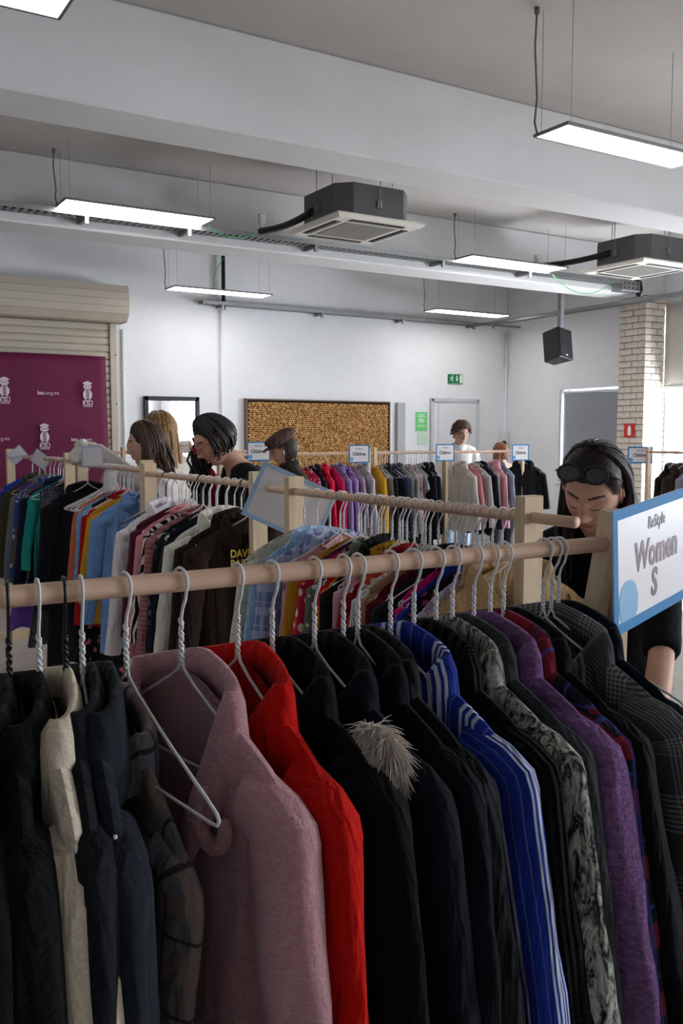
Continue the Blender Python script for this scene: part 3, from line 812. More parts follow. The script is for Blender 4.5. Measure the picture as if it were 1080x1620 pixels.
# ------------------------------------------------------------------ garments
TYPES = {   # hem, shoulder, mid, hem width, T0, T1, sleeve length, sleeve r, neck width, collar, placket
    'coat':    dict(hem=-1.12, sh=.222, mid=.215, hw=.25, T0=.012, T1=.026, sl=.64, sr=.052, nw=.098, collar='fold', plk=True),
    'jacket':  dict(hem=-.82, sh=.218, mid=.215, hw=.225, T0=.011, T1=.024, sl=.62, sr=.048, nw=.092, collar='fold', plk=True),
    'shirt':   dict(hem=-.86, sh=.212, mid=.205, hw=.215, T0=.008, T1=.014, sl=.58, sr=.042, nw=.066, collar='shirt', plk=True),
    'sweater': dict(hem=-.76, sh=.208, mid=.20, hw=.195, T0=.011, T1=.02, sl=.60, sr=.044, nw=.085, collar='band', plk=False),
    'hoodie':  dict(hem=-.78, sh=.21, mid=.205, hw=.20, T0=.012, T1=.022, sl=.60, sr=.047, nw=.085, collar='hood', plk=False),
    'blouse':  dict(hem=-.74, sh=.20, mid=.19, hw=.205, T0=.007, T1=.012, sl=.5, sr=.038, nw=.085, collar=None, plk=False),
    'tee':     dict(hem=-.72, sh=.205, mid=.20, hw=.20, T0=.007, T1=.012, sl=.17, sr=.055, nw=.085, collar='band', plk=False),
    'dress':   dict(hem=-1.1, sh=.165, mid=.17, hw=.26, T0=.007, T1=.016, sl=0, sr=0, nw=.09, collar=None, plk=False),
}
def garment(name, label, cat, kind, mat, loc, rz, seed=0, group=None, front_dip=None, hi=False, scale=1.0, collar_mat=None, buttons=None, fold=1.0, tilt=0.0, shift=0.0, over=None, sleeve_mat=None, parts=True, flare=.015, drop=0.0):
    q = dict(TYPES[kind]); q.update(over or {})
    rr = random.Random(seed * 7919 + 13)
    loc = Vector(loc) - Vector((0, 0, drop))
    root = thing(name, label, cat, loc, rz, group, rot=(0, tilt, rz))
    root.scale = (scale,) * 3 if scale != 1.0 else (1, 1, 1)
    nu, nv = (72, 44) if hi else (36, 18)
    th = np.linspace(0, 2 * PI, nu, endpoint=False) + PI / nu
    cx = np.sign(np.cos(th)) * np.abs(np.cos(th)) ** .8; sy = np.sign(np.sin(th)) * np.abs(np.sin(th)) ** .55
    vv = np.linspace(0, 1, nv) ** 1.25
    hem, sh, nw = q['hem'], q['sh'], q['nw']
    dip_f = front_dip if front_dip is not None else (.16 if q['collar'] == 'fold' else (.05 if q['collar'] else .09))
    ph = [rr.uniform(0, 6.28) for _ in range(8)]; fr = [rr.uniform(.7, 1.3) for _ in range(4)]; dr = [rr.uniform(-2, 2) for _ in range(4)]
    def zsh(x):
        a = np.minimum(np.abs(x) / HW, 1.25)
        return -HN - .002 - (.215 - HN) * a ** 1.08 + .008 - .03 * np.clip(a - .86, 0, 1) * 2.2 - .02 * np.clip(a - .95, 0, 1) * 3
    def surf(x01, ys, v):
        """x01 in -1..1 across, ys -1 (front) .. 1 (back), v 0..1 down"""
        Wd = np.interp(v, [0, .12, .45, 1], [sh, sh * .99, q['mid'], q['hw']])
        x = x01 * Wd
        zt = zsh(x)
        k = np.clip(1 - np.abs(x) / nw, 0, 1)
        zt = zt + np.clip(1 - np.abs(x) / nw, 0, 1) ** .6 * .006
        zt = zt - np.where(ys < 0, dip_f * k ** .9, .018 * k) * (1 - np.clip(v, 0, 1)) * 1.0
        T = q['T0'] + (q['T1'] - q['T0']) * np.clip(v / .3, 0, 1) ** .7
        z = zt + (hem - zt) * v + .012 * np.sin(9 * x01 + ph[0]) * v
        A = fold * np.clip(v * 1.6, 0, 1) ** 1.2
        f = .012 * np.sin(2 * PI * 1.1 * fr[0] * x01 + dr[0] * v + ph[1]) + .008 * np.sin(2 * PI * 2.3 * fr[1] * x01 + dr[1] * v * 1.6 + ph[2]) + .004 * np.sin(2 * PI * 4.3 * fr[2] * x01 + dr[2] * v * 2 + ph[3])
        g = .005 * np.sin(2 * PI * 3.1 * fr[3] * x01 + dr[3] * v * 2 + ph[4])
        w = .003 * np.sin(23 * v + 6 * x01 + ph[5]) * np.sin(5 * x01 + ph[6])
        y = ys * (T + (g + w) * A) + f * A
        xo = x * (1 + .02 * np.sin(6 * v + ph[7]) * A) + shift
        return np.stack([xo, y, z], -1)
    P = np.zeros((nv + 1, nu, 3))
    for j, v in enumerate(vv): P[j + 1] = surf(cx, sy, np.full(nu, v))
    P[0] = P[1]; P[0][:, 1] *= np.clip(1.25 - np.abs(P[1][:, 0] - shift) / nw, 0, .8); P[0][:, 2] += .006
    UVb = np.stack([P[..., 0] - shift, P[..., 2]], -1)
    body = grid_mesh('body', P, mat, root, UV=UVb)
    if q['sl'] > 0:
        ns, nk = (26, 18) if hi else (12, 10)
        for s in (-1, 1):
            L = q['sl'] * rr.uniform(.96, 1.03); sr = q['sr']; sway = rr.uniform(-.02, .02); fwd = rr.uniform(-.014, .010); bend = rr.uniform(.0, .05)
            pw = [rr.uniform(0, 6.28) for _ in range(3)]
            S = np.zeros((ns, nk, 3)); short = L < .3
            for i in range(ns):
                u = i / (ns - 1)
                # centre line: out of the shoulder, over, then straight down
                a = min(1, u / .16)
                ang = (PI / 2) * (a * (2 - a)) * (.93 if not short else .62)
                if u <= .16:
                    R0 = .05
                    px = sh - .062 + R0 * math.sin(ang) * 1.15; pz = float(zsh(np.array(sh - .05))) - .047 + R0 * (math.cos(ang) - .55) * .7 - .012
                    tx, tz = math.cos(ang), -math.sin(ang)
                    bx, bz = px, pz
                else:
                    w = (u - .16) * L
                    tx, tz = math.cos(ang), -math.sin(ang)
                    px = bx + tx * w + flare * (w / L) * (1 if s > 0 else .4) + (sway + bend * math.sin(min(1, w / L) * PI)) * (w / L) * .6; pz = bz + tz * w
                nx_, nz_ = -tz, tx
                py = fwd * min(1, u * 3) + .008 * math.sin(4 * u + pw[0]) * u
                taper = (1 - .26 * u) * (1 if u > .06 else .8)
                for k in range(nk):
                    b = 2 * PI * k / nk
                    wr = 1 + (.09 * math.sin(3 * b + 5 * u + pw[1]) + .07 * math.sin(5 * b - 3 * u + pw[0])) * min(1, u * 4) + .05 * math.sin(34 * u + 2 * b + pw[2]) * math.exp(-((u - .55) / .2) ** 2)
                    rx = sr * taper * wr; ry = (q['T1'] * 1.0 + .006) * (1 - .1 * u) * wr
                    S[i, k] = (s * (px + nx_ * rx * math.cos(b)) + shift, py + ry * math.sin(b), pz + nz_ * rx * math.cos(b))
            uu = np.abs(np.linspace(0, 2, nk, endpoint=False) - 1) * PI * sr; US = np.zeros((ns, nk, 2)); US[..., 0] = uu[None, :]; US[..., 1] = -np.linspace(0, L, ns)[:, None]
            if s < 0: S = S[:, ::-1]; US = US[:, ::-1]
            so = grid_mesh('sleeve', S, sleeve_mat or mat, root, UV=US)
    cm = collar_mat or mat
    if q['collar'] in ('fold', 'shirt', 'band', 'hood') and parts:
        big = {'fold': 1.0, 'shirt': .62, 'band': .35, 'hood': 1.5}[q['collar']]
        nc = 30 if hi else 16
        if q['collar'] == 'band': prof = [(0, 0), (.003, .012), (.006, .02), (.010, .012), (.011, -.002)]
        elif q['collar'] == 'hood': prof = [(0, 0), (.006, .03), (.016, .045), (.034, .03), (.046, -.02), (.044, -.08), (.03, -.14), (.012, -.16)]
        else: prof = [(0, 0), (.002, .024 * big), (.008, .036 * big), (.02, .036 * big), (.032, .016 * big), (.040, -.028 * big), (.045, -.068 * big)]
        C_ = np.zeros((len(prof), nc, 3)); lim = PI * (.98 if q['collar'] in ('band',) else .86)
        for k in range(nc):
            p = -lim + 2 * lim * k / (nc - 1)          # 0 = back of neck
            x = nw * 1.02 * math.sin(p); y0 = (q['T0'] + .012) * math.cos(p)
            x01 = np.array(max(-1, min(1, x / sh)))
            kk = max(0, 1 - abs(x) / nw)
            fr_ = 1 if math.cos(p) < 0 else 0
            zb = float(zsh(np.array(x))) - (dip_f * kk ** .9 if fr_ else .018 * kk)
            if q['collar'] in ('fold', 'shirt') and fr_: zb = max(zb, float(zsh(np.array(nw))) - .02 - dip_f * kk * .8)
            ox, oy = math.sin(p), math.cos(p)
            fade = 1 if abs(p) < .7 * lim else max(.55, 1 - (abs(p) - .7 * lim) / lim)
            hv = .7 if (q['collar'] == 'hood' and fr_) else 1
            for j, (o_, h_) in enumerate(prof):
                C_[j, k] = (x + ox * o_ * .8 + shift, y0 + oy * o_ * (.55 if q['collar'] != 'hood' else .8 * (1 if oy > 0 else .3)), zb + h_ * fade * hv)
        co = grid_mesh('hood' if q['collar'] == 'hood' else ('neckband' if q['collar'] == 'band' else 'collar'), C_, cm, root, wrap=False, UV=np.stack([np.repeat(np.linspace(0, .35, nc)[None, :], len(prof), 0), np.repeat(np.linspace(0, .1, len(prof))[:, None], nc, 1)], -1))
        sol = co.modifiers.new('thick', 'SOLIDIFY'); sol.thickness = .005 if hi else .004
    if q['plk'] and parts:
        n = 16; pr = np.zeros((n, 4, 3))
        for i in range(n):
            v = i / (n - 1) * .97
            for k, xo in enumerate((-.02, -.016, .016, .02)):
                # stay below the neckline
                pr[i, k] = surf(np.array(xo / .2), np.array(-1.0), np.array(v)) + np.array([0, -.0042 if 0 < k < 3 else .001, 0])
        grid_mesh('placket', pr, mat, root, wrap=False, UV=np.stack([pr[..., 0], pr[..., 2]], -1))
        if buttons is not None:
            bmsh = MB().tube([(0, -.0035, 0), (0, .001, 0)], .009 if kind in ('coat', 'jacket') else .0055, 8).mesh('button'); bmsh.materials.append(buttons)
            for i in range(5):
                p = surf(np.array(0.0), np.array(-1.0), np.array(.06 + i * .15)); inst('button', bmsh, root, (float(p[0]), float(p[1]) - .006, float(p[2])))
    root['_s'] = 0; del root['_s']
    return root

# rack placement --------------------------------------------------------
def hang(rack_axis, fixed, a, z, yaw_deg, kind, desc, mat, seed, where, cat, name, group, hanger='white', htext=None, hgroup=None, flip=False, jit=0.0, **kw):
    rz = (-PI / 2 if rack_axis == 'X' else 0.0) + math.radians(yaw_deg)
    loc = (a, fixed, z) if rack_axis == 'X' else (fixed, a, z)
    g = garment(name, desc, cat, kind, mat, loc, rz, seed=seed, group=group, **kw)
    if hanger:
        sc = kw.get('scale', 1.0)
        h = inst('wire_hanger', H_WHITE if hanger == 'white' else H_BLACK, None, loc, (0, 0, rz + (PI if flip else 0)))
        tag(h, htext, 'hanger', hgroup)
    return g
BUT_D = plain('button_dark', (30, 26, 26), .35); BUT_L = plain('button_pale', (214, 206, 196), .3)
def rodX(px):
    r = _ray(px, 900); return r[0] * R1Y / r[1]

# ---- front rack, left to right
front = [   # pixel of hook, kind, short name, colour name material, kwargs
  (-45, 'coat', 'black wool coat', fabric('black_wool', (13, 13, 15), 'heather', (21, 21, 24)), dict(yaw=-9, label='black wool coat at the left edge of the front rack', hanger='black')),
  (10, 'coat', 'black fleece coat', fabric('black_fleece', (11, 12, 13), 'boucle', (20, 20, 23)), dict(yaw=-9, label='black fleece coat left of the cream coat on front rack', hanger='black')),
  (58, 'coat', 'cream coat', fabric('cream_wool', (206, 192, 170), 'heather', (222, 210, 190)), dict(yaw=-5, flare=0, label='cream wool coat turned edge-on on the front rack', over=dict(sr=.036))),
  (100, 'jacket', 'charcoal jacket', fabric('charcoal', (28, 29, 34), 'heather', (36, 38, 43)), dict(yaw=-9, flare=-.02, label='charcoal jacket right beside the cream coat', hanger='black')),
  (127, 'coat', 'slate coat', fabric('slate', (30, 34, 42), 'heather', (38, 43, 51)), dict(yaw=-8, flare=-.02, over=dict(sr=.04), label='dark slate blue coat with a folded edge on front rack')),
  (197, 'shirt', 'grey checked shirt', fabric('grey_check', (124, 124, 134), 'check', (158, 132, 116), 1.3, rgb3=(44, 40, 42)), dict(yaw=7, label='grey checked shirt slipping off its hanger on front rack', tilt=.24, shift=-.01, drop=.045, front_dip=.12, fold=2.0, flare=.0)),
  (285, 'coat', 'pink coat', fabric('pink_fleece', (216, 152, 160), 'boucle', (232, 176, 182), .35, sheen=.4), dict(yaw=9, flare=0.05, label='dusty pink fleece coat with open neck on front rack', front_dip=.30)),
  (375, 'coat', 'red coat', fabric('red_wool', (186, 14, 6), 'heather', (202, 24, 12)), dict(yaw=2, flare=0.03, label='bright red wool coat on the front rack', buttons=BUT_D)),
  (430, 'coat', 'black long coat', fabric('black_cloth', (12, 12, 14)), dict(yaw=6, flare=0.03, label='plain black coat right of the red coat')),
  (497, 'coat', 'navy coat', fabric('navy_wool', (13, 15, 24), 'heather', (18, 21, 31)), dict(yaw=5, flare=0.04, label='navy coat with pale fur trim at the chest')),
  (543, 'coat', 'dark navy coat', fabric('navy_dark', (12, 14, 23)), dict(yaw=6, flare=0.05, label='dark navy coat right of the fur-trimmed coat')),
  (566, 'jacket', 'black parka', fabric('black_parka', (12, 12, 15), None, rough=.7), dict(yaw=6, flare=0.05, label='black parka tucked left of the blue striped robe')),
  (618, 'coat', 'blue striped robe', fabric('blue_stripe', (26, 48, 140), 'stripe', (188, 194, 210), .8), dict(yaw=7, flare=0.08, label='royal blue robe with white stripes on front rack')),
  (655, 'coat', 'black cardigan', fabric('black_knit', (13, 13, 15), 'knit'), dict(yaw=7, flare=0.05, label='black knit cardigan between striped robe and tweed coat')),
  (690, 'coat', 'tweed coat', fabric('tweed_bw', (26, 27, 26), 'tweed', (172, 174, 164), 1.3), dict(yaw=7, flare=0.07, label='black and white shaggy tweed coat on front rack')),
  (716, 'jacket', 'grey jacket', fabric('grey_dark', (44, 46, 49), 'heather', (58, 60, 64)), dict(yaw=7, flare=0.04, label='dark grey jacket between tweed coat and purple cardigan')),
  (750, 'coat', 'purple cardigan', fabric('purple_boucle', (112, 76, 124), 'boucle', (146, 108, 156), .6), dict(yaw=7, flare=0.04, label='purple boucle cardigan on the front rack')),
  (776, 'jacket', 'tartan shirt jacket', fabric('navy_tartan', (28, 28, 44), 'check', (150, 34, 44), 1.2, rgb3=(60, 70, 140)), dict(yaw=8, flare=0.02, label='dark jacket with red tartan neck right of purple cardigan')),
  (797, 'coat', 'black dress coat', fabric('black_plain2', (11, 11, 13)), dict(yaw=6, flare=0.05, label='black coat left of the grey plaid blazer')),
  (860, 'coat', 'grey plaid blazer', fabric('glen_plaid', (44, 44, 46), 'glen', (148, 148, 148), .8), dict(yaw=9, flare=0.08, label='grey glen plaid coat below the Women S sign')),
  (884, 'jacket', 'navy jacket', fabric('navy_end', (12, 15, 32)), dict(yaw=6, flare=0.05, label='navy jacket last on the front rack behind the plaid coat')),
]
for i, (px, kind, short, mat, kw) in enumerate(front):
    kw = dict(kw); yaw = kw.pop('yaw'); lab = kw.pop('label'); hg = kw.pop('hanger', 'white')
    cat = short.split()[-1]
    FR = hang('X', R1Y, rodX(px), RODZ + .001, yaw, kind, lab, mat, 100 + i, 'front rack', cat, short.replace(' ', '_').replace('-', '_'),
         'coats on the front rack', hanger=hg, htext=('black' if hg == 'black' else 'white') + ' wire hanger holding the %s on the front rack' % short, hgroup='hangers on the front rack', hi=True, flip=False, **kw)
    if short == 'navy coat':
        m = MB(); r3 = random.Random(4)
        c0 = Vector((.168, -.026, -.215)); ax = Vector((.044, .018, .05))
        for k in range(3200):
            u = Vector((r3.gauss(0, 1), r3.gauss(0, 1) - .5, r3.gauss(0, 1))).normalized()
            p_ = c0 + Vector((u.x * ax.x, u.y * ax.y, u.z * ax.z))
            d = (Vector((u.x, u.y * 1.3, u.z)) * .55 + Vector((r3.gauss(.35, .3), r3.gauss(-.2, .3), r3.gauss(-.75, .3)))).normalized()
            l = r3.uniform(.012, .028); e = p_ + d * l + Vector((0, 0, -.3 * l))
            m.tube([p_, p_.lerp(e, .5) + Vector((0, 0, .1 * l)), e], [.0009, .0008, .0002], 3, cap=False)
        m.ell(c0, ax, 14, 10)
        o = m.build('fur_trim', plain('fur_cream', (216, 204, 192), .8, var=.12, scale=60), FR); o['kind'] = 'stuff'
    if short == 'pink coat':
        pts = [(.12 + .028 * math.cos(a), -.034, -.255 + .032 * math.sin(a)) for a in [math.radians(110 + k * 22) for k in range(13)]]
        MB().tube(pts, [.007] + [.0095] * 11 + [.007], 10).build('fabric_loop', mat, FR)
    if short == 'red coat':
        MB().box((.075, -.022, -.205), (.012, .002, .02)).build('embroidered_mark', M_BLACK, FR)
# spare hanger tail sticking above the right end of the rail
h = inst('wire_hanger', H_WHITE, None, (rodX(873), R1Y, RODZ + .001), (0, 0, -PI / 2 + .35)); tag(h, 'empty white wire hanger beside the plaid coat on front rack', 'hanger', 'hangers on the front rack')

# ---- middle rack 2a (rod along Y at X = 1.45), near to far
mid = [
  ('coat', 'camel coat', (182, 148, 106), 'heather', (196, 164, 122)), ('jacket', 'fawn fur jacket', (178, 140, 92), 'fur', (224, 196, 150)),
  ('sweater', 'lilac flecked sweater', (150, 128, 176), 'tweed', (226, 214, 232)), ('blouse', 'black floral blouse', (26, 24, 30), 'floral', (150, 60, 90)),
  ('shirt', 'royal blue shirt', (34, 52, 140), None, None), ('blouse', 'hot pink blouse', (214, 30, 120), None, None),
  ('jacket', 'black bomber jacket', (28, 28, 32), None, None), ('sweater', 'burgundy sweater', (104, 18, 30), 'knit', None),
  ('blouse', 'tan blouse', (170, 134, 100), None, None), ('sweater', 'white chunky sweater', (226, 222, 220), 'knit', None),
  ('blouse', 'coral blouse', (206, 70, 50), 'floral', (236, 200, 170)), ('sweater', 'dark red sweater', (140, 20, 28), None, None),
  ('blouse', 'pale pink blouse', (222, 176, 182), None, None), ('sweater', 'mustard ribbed sweater', (202, 148, 38), 'knit', None),
  ('jacket', 'black jacket', (24, 24, 26), None, None), ('blouse', 'scarlet blouse', (204, 26, 34), None, None), ('shirt', 'green patterned shirt', (100, 112, 96), 'floral', (190, 196, 180)),
  ('blouse', 'crimson floral blouse', (196, 34, 60), 'floral', (236, 210, 200)), ('dress', 'plum dress', (92, 44, 96), None, None),
  ('blouse', 'ochre blouse', (190, 132, 40), None, None), ('blouse', 'rose printed blouse', (196, 150, 150), 'floral', (140, 90, 110)),
  ('shirt', 'blue plaid shirt', (120, 138, 190), 'check', (196, 204, 226)),
  ('shirt', 'light denim shirt', (136, 172, 210), 'denim', (176, 206, 232)), ('blouse', 'cream lace blouse', (216, 208, 190), 'lace', (170, 160, 140)),
]
r4 = random.Random(21)
y = 1.60
ys_ = []
for i, it in enumerate(mid):
    ys_.append(y); y += .105 if i >= len(mid) - 5 else .045
sc = (2.60 - 1.60) / (ys_[-1] - ys_[0])
for i, (kind, short, c, pat, c2) in enumerate(mid):
    yy = 1.60 + (ys_[i] - 1.60) * sc
    nb = mid[i + 1][1] if i + 1 < len(mid) else 'post'
    mt = fabric(short.replace(' ', '_'), c, pat, c2 or (255, 255, 255))
    hang('Y', R2X, yy, 1.363, r4.uniform(-7, 7), kind, '%s in front of the %s on the middle rack' % (short, nb), mt, 200 + i, 'middle rack', short.split()[-1], short.replace(' ', '_'),
         'clothes on the middle rack', htext='white wire hanger holding the %s on the middle rack' % short, hgroup='hangers on the middle rack', buttons=BUT_L if kind == 'shirt' else None)
    if i in (3, 5, 9, 12, 15, 18, 20):
        h = inst('wire_hanger', H_WHITE, None, (R2X, yy + .021, 1.363), (0, 0, r4.uniform(-.2, .2))); tag(h, 'empty white wire hanger just behind the %s' % short, 'hanger', 'hangers on the middle rack')

# ---- rack of brown and cream jackets (2b), near to far
left = [
  (2.985, 'jacket', 'brown jacket', (50, 36, 30), None, None), (3.07, 'jacket', 'dark brown jacket', (40, 30, 26), None, None), (3.20, 'jacket', 'cream jacket', (224, 220, 206), None, None),
  (3.30, 'blouse', 'dark navy blouse', (30, 32, 46), None, None), (3.36, 'blouse', 'black printed top', (32, 30, 34), 'floral', (90, 90, 100)), (3.43, 'sweater', 'dusty rose ribbed sweater', (150, 96, 100), 'rib', (170, 116, 118)),
  (3.50, 'blouse', 'zebra blouse', (22, 20, 22), 'zebra', (226, 220, 212)), (3.57, 'sweater', 'rose pink sweater', (214, 138, 144), None, None),
  (3.66, 'blouse', 'plum blouse', (86, 34, 50), None, None), (3.78, 'jacket', 'white satin jacket', (226, 218, 222), None, None),
]
def place_side(items, X, z, where, grp, seed, extra=()):
    rr = random.Random(seed)
    for i, (yy, kind, short, c, pat, c2) in enumerate(items):
        mt = fabric(short.replace(' ', '_'), c, pat, c2 or (255, 255, 255), rough=.45 if 'satin' in short else .88)
        nb = items[i + 1][2] if i + 1 < len(items) else None
        lab = ('%s before the %s on %s' % (short, nb, where)) if nb else ('%s hanging last on %s' % (short, where))
        g = hang('Y', X, yy, z, rr.uniform(-6, 6), kind, lab, mt, seed * 10 + i, where, short.split()[-1], short.replace(' ', '_'), 'clothes on ' + grp,
             htext='white wire hanger holding the %s on %s' % (short, where), hgroup='hangers on ' + grp, buttons=BUT_L if kind == 'shirt' else None)
        if short == 'brown jacket':
            m_th = plain('yellow_thread', (206, 176, 70), .6)
            for k, s in enumerate(('DAVID', 'BARRY')):
                text_mesh('embroidered_letters', s, .040, m_th, g, (-.098, -.047, -.245 - k * .036), (PI / 2, 0, 0), align='LEFT', bold=.0008, sx=.8, extrude=.0012)
            MB().box((-.05, -.047, -.306), (.09, .002, .005)).build('embroidered_line', m_th, g)
place_side(left, R2X - .005, 1.371, 'the brown jacket rack', 'the brown jacket rack', 31)
for k in range(12):
    yy = 3.02 + k * .08 + .03
    h = inst('wire_hanger', H_WHITE if k % 5 else H_BLACK, None, (R2X - .005, yy, 1.371), (0, 0, r4.uniform(-.25, .25))); tag(h, 'empty %s wire hanger nearest the %s on the brown jacket rack' % ('white' if k % 5 else 'black', min(left, key=lambda q: abs(q[0] - yy))[2]), 'hanger', 'empty hangers on the brown jacket rack')
left2 = [
  (4.22, 'shirt', 'sky blue shirt', (112, 150, 204), None, None), (4.34, 'blouse', 'mustard blouse', (204, 148, 40), None, None), (4.39, 'blouse', 'beige top', (206, 192, 168), None, None),
  (4.42, 'sweater', 'deep red sweater', (170, 26, 30), None, None), (4.48, 'dress', 'black floral dress', (26, 26, 32), 'floral', (190, 90, 90)), (4.54, 'blouse', 'blue denim top', (96, 140, 190), 'denim', (140, 180, 216)),
  (4.60, 'blouse', 'orange blouse', (206, 108, 76), None, None), (5.12, 'coat', 'black blazer', (26, 27, 32), None, None),
]
place_side(left2, R2X + .01, 1.383, 'the left-centre rack', 'the left-centre rack', 41)
for k in range(16):
    h = inst('wire_hanger', H_WHITE, None, (R2X + .01, 4.62 + k * .013, 1.383), (0, 0, r4.uniform(-.5, .5))); tag(h, 'empty white wire hanger bunched on the rack left of centre', 'hanger', 'bunched empty hangers left of centre')
left3 = [
  (5.50, 'dress', 'dark sequin dress', (30, 30, 40), 'sequin', (190, 190, 210)), (5.56, 'blouse', 'teal blouse', (40, 150, 140), None, None),
  (5.60, 'jacket', 'navy blazer', (30, 36, 58), None, None), (5.67, 'blouse', 'royal purple blouse', (90, 40, 120), None, None), (5.72, 'blouse', 'bronze blouse', (120, 86, 50), None, None),
  (5.82, 'shirt', 'blue printed shirt', (60, 80, 150), 'floral', (180, 190, 220)), (5.92, 'jacket', 'grey blazer', (120, 120, 126), None, None), (6.05, 'dress', 'violet dress', (110, 70, 160), None, None), (6.2, 'jacket', 'olive jacket', (70, 68, 50), None, None), (6.4, 'blouse', 'cobalt top', (50, 70, 180), None, None),
]
place_side(left3, R2X, 1.396, 'the farthest left rack', 'the farthest left rack', 51)

# ---- far racks (rod along X)
def place_far(items, Y, z, where, grp, seed, sc=.92):
    rr = random.Random(seed)
    for i, (px, kind, short, c, pat, c2) in enumerate(items):
        X = atY(px, 716, Y).x
        mt = fabric(short.replace(' ', '_'), c, pat, c2 or (255, 255, 255))
        nb = items[i - 1][2] if i else None
        lab = ('%s right of the %s on %s' % (short, nb, where)) if nb else ('%s hanging first on %s' % (short, where))
        hang('X', Y, X, z, 90 * 0 + rr.uniform(-12, 8), kind, lab, mt, seed * 10 + i, where, short.split()[-1], short.replace(' ', '_'), 'clothes on ' + grp,
             htext='white wire hanger holding the %s on %s' % (short, where), hgroup='hangers on ' + grp)
far_a = [
  (462, 'sweater', 'black sweater', (26, 26, 28), None, None), (474, 'blouse', 'red spotted blouse', (200, 34, 50), 'floral', (220, 150, 60)), (484, 'blouse', 'pink printed blouse', (200, 60, 110), 'floral', (240, 220, 220)),
  (496, 'jacket', 'black velvet jacket', (22, 22, 24), None, None), (508, 'hoodie', 'cherry red hoodie', (214, 28, 66), None, None), (520, 'sweater', 'magenta sweater', (190, 30, 90), None, None),
  (533, 'hoodie', 'lavender hoodie', (142, 120, 170), None, None), (546, 'sweater', 'violet sweater', (164, 124, 190), None, None), (557, 'blouse', 'mauve blouse', (180, 160, 180), None, None),
  (572, 'hoodie', 'silver lilac hoodie', (176, 168, 176), None, None),
]
place_far(far_a, R3Y, 1.384, 'the cork board rack', 'the cork board rack', 61)
far_b = [
  (590, 'sweater', 'ochre yellow sweater', (208, 158, 44), None, None), (600, 'blouse', 'ash grey top', (150, 152, 156), None, None), (609, 'jacket', 'ink black jacket', (26, 27, 30), None, None),
  (618, 'shirt', 'dark denim shirt', (44, 52, 74), 'denim', (66, 76, 100)), (626, 'jacket', 'steel grey jacket', (110, 112, 118), None, None), (634, 'blouse', 'stone blouse', (168, 158, 146), None, None), (642, 'sweater', 'dove grey sweater', (160, 156, 158), None, None),
  (650, 'blouse', 'dotted pink blouse', (206, 176, 176), 'floral', (120, 60, 70)), (658, 'tee', 'navy and white tee', (150, 154, 166), None, None), (668, 'coat', 'jet black coat', (20, 20, 22), None, None), (677, 'jacket', 'black bolero jacket', (24, 23, 25), None, None),
  (726, 'hoodie', 'off white hoodie', (206, 198, 192), None, None), (739, 'blouse', 'salmon pink blouse', (206, 130, 136), None, None), (748, 'sweater', 'pearl grey sweater', (190, 186, 186), None, None), (758, 'jacket', 'midnight jacket', (26, 30, 44), None, None),
  (769, 'blouse', 'oatmeal blouse', (200, 184, 170), None, None), (779, 'hoodie', 'candy pink hoodie', (214, 150, 168), None, None), (790, 'sweater', 'blue grey sweater', (140, 152, 170), None, None),
]
place_far(far_b, R3Y + .03, 1.384, "the white-clad man's rack", 'the rack before the man in white', 71)
for k in range(22):
    X = atY(596 + k * 4.2, 716, R3Y + .03).x
    h = inst('wire_hanger', H_WHITE, None, (X, R3Y + .03, 1.384), (0, 0, -PI / 2 + r4.uniform(-.3, .3))); tag(h, 'spare white wire hanger nearest the %s before the man in white' % min(far_b, key=lambda q: abs(q[0] - 596 - k * 4.2))[2], 'hanger', 'spare hangers before the man in white')
rr = random.Random(77)
for i, (yy, kind, short, c) in enumerate(((5.62, 'jacket', 'dark umber jacket', (44, 36, 32)), (5.5, 'coat', 'brown leather coat', (62, 48, 40)), (5.36, 'jacket', 'bluish grey jacket', (150, 154, 170)), (5.22, 'shirt', 'indigo printed shirt', (46, 56, 110)), (5.08, 'jacket', 'slate grey parka', (104, 110, 124)), (4.92, 'sweater', 'white knit sweater', (214, 212, 212)))):
    mt = fabric(short.replace(' ', '_'), c)
    hang('Y', 7.06, yy, 1.388, rr.uniform(-8, 8), kind, '%s on the far right rack by the bright window' % short, mt, 800 + i, 'far right rack', short.split()[-1], short.replace(' ', '_'), 'clothes on the far right rack',
         htext='white wire hanger holding the %s by the window' % short, hgroup='hangers on the far right rack')
for i, (px, kind, short, c) in enumerate(((172, 'blouse', 'blush blouse', (214, 160, 160)), (184, 'blouse', 'ivory blouse', (222, 214, 200)), (196, 'shirt', 'pink striped shirt', (206, 120, 140)), (300, 'blouse', 'lime green top', (120, 150, 60)), (312, 'jacket', 'coal black jacket', (24, 24, 26)), (324, 'sweater', 'ruby red sweater', (170, 20, 50)))):
    X = atY(px, 716, 8.6).x
    hang('X', 8.6, X, 1.381, rr.uniform(-8, 8), kind, '%s on the rack before shutter and mirror' % short, fabric(short.replace(' ', '_'), c), 900 + i, '', short.split()[-1], short.replace(' ', '_'), 'clothes before the mirror',
         htext='white wire hanger holding the %s before the far wall' % short, hgroup='hangers before the mirror')

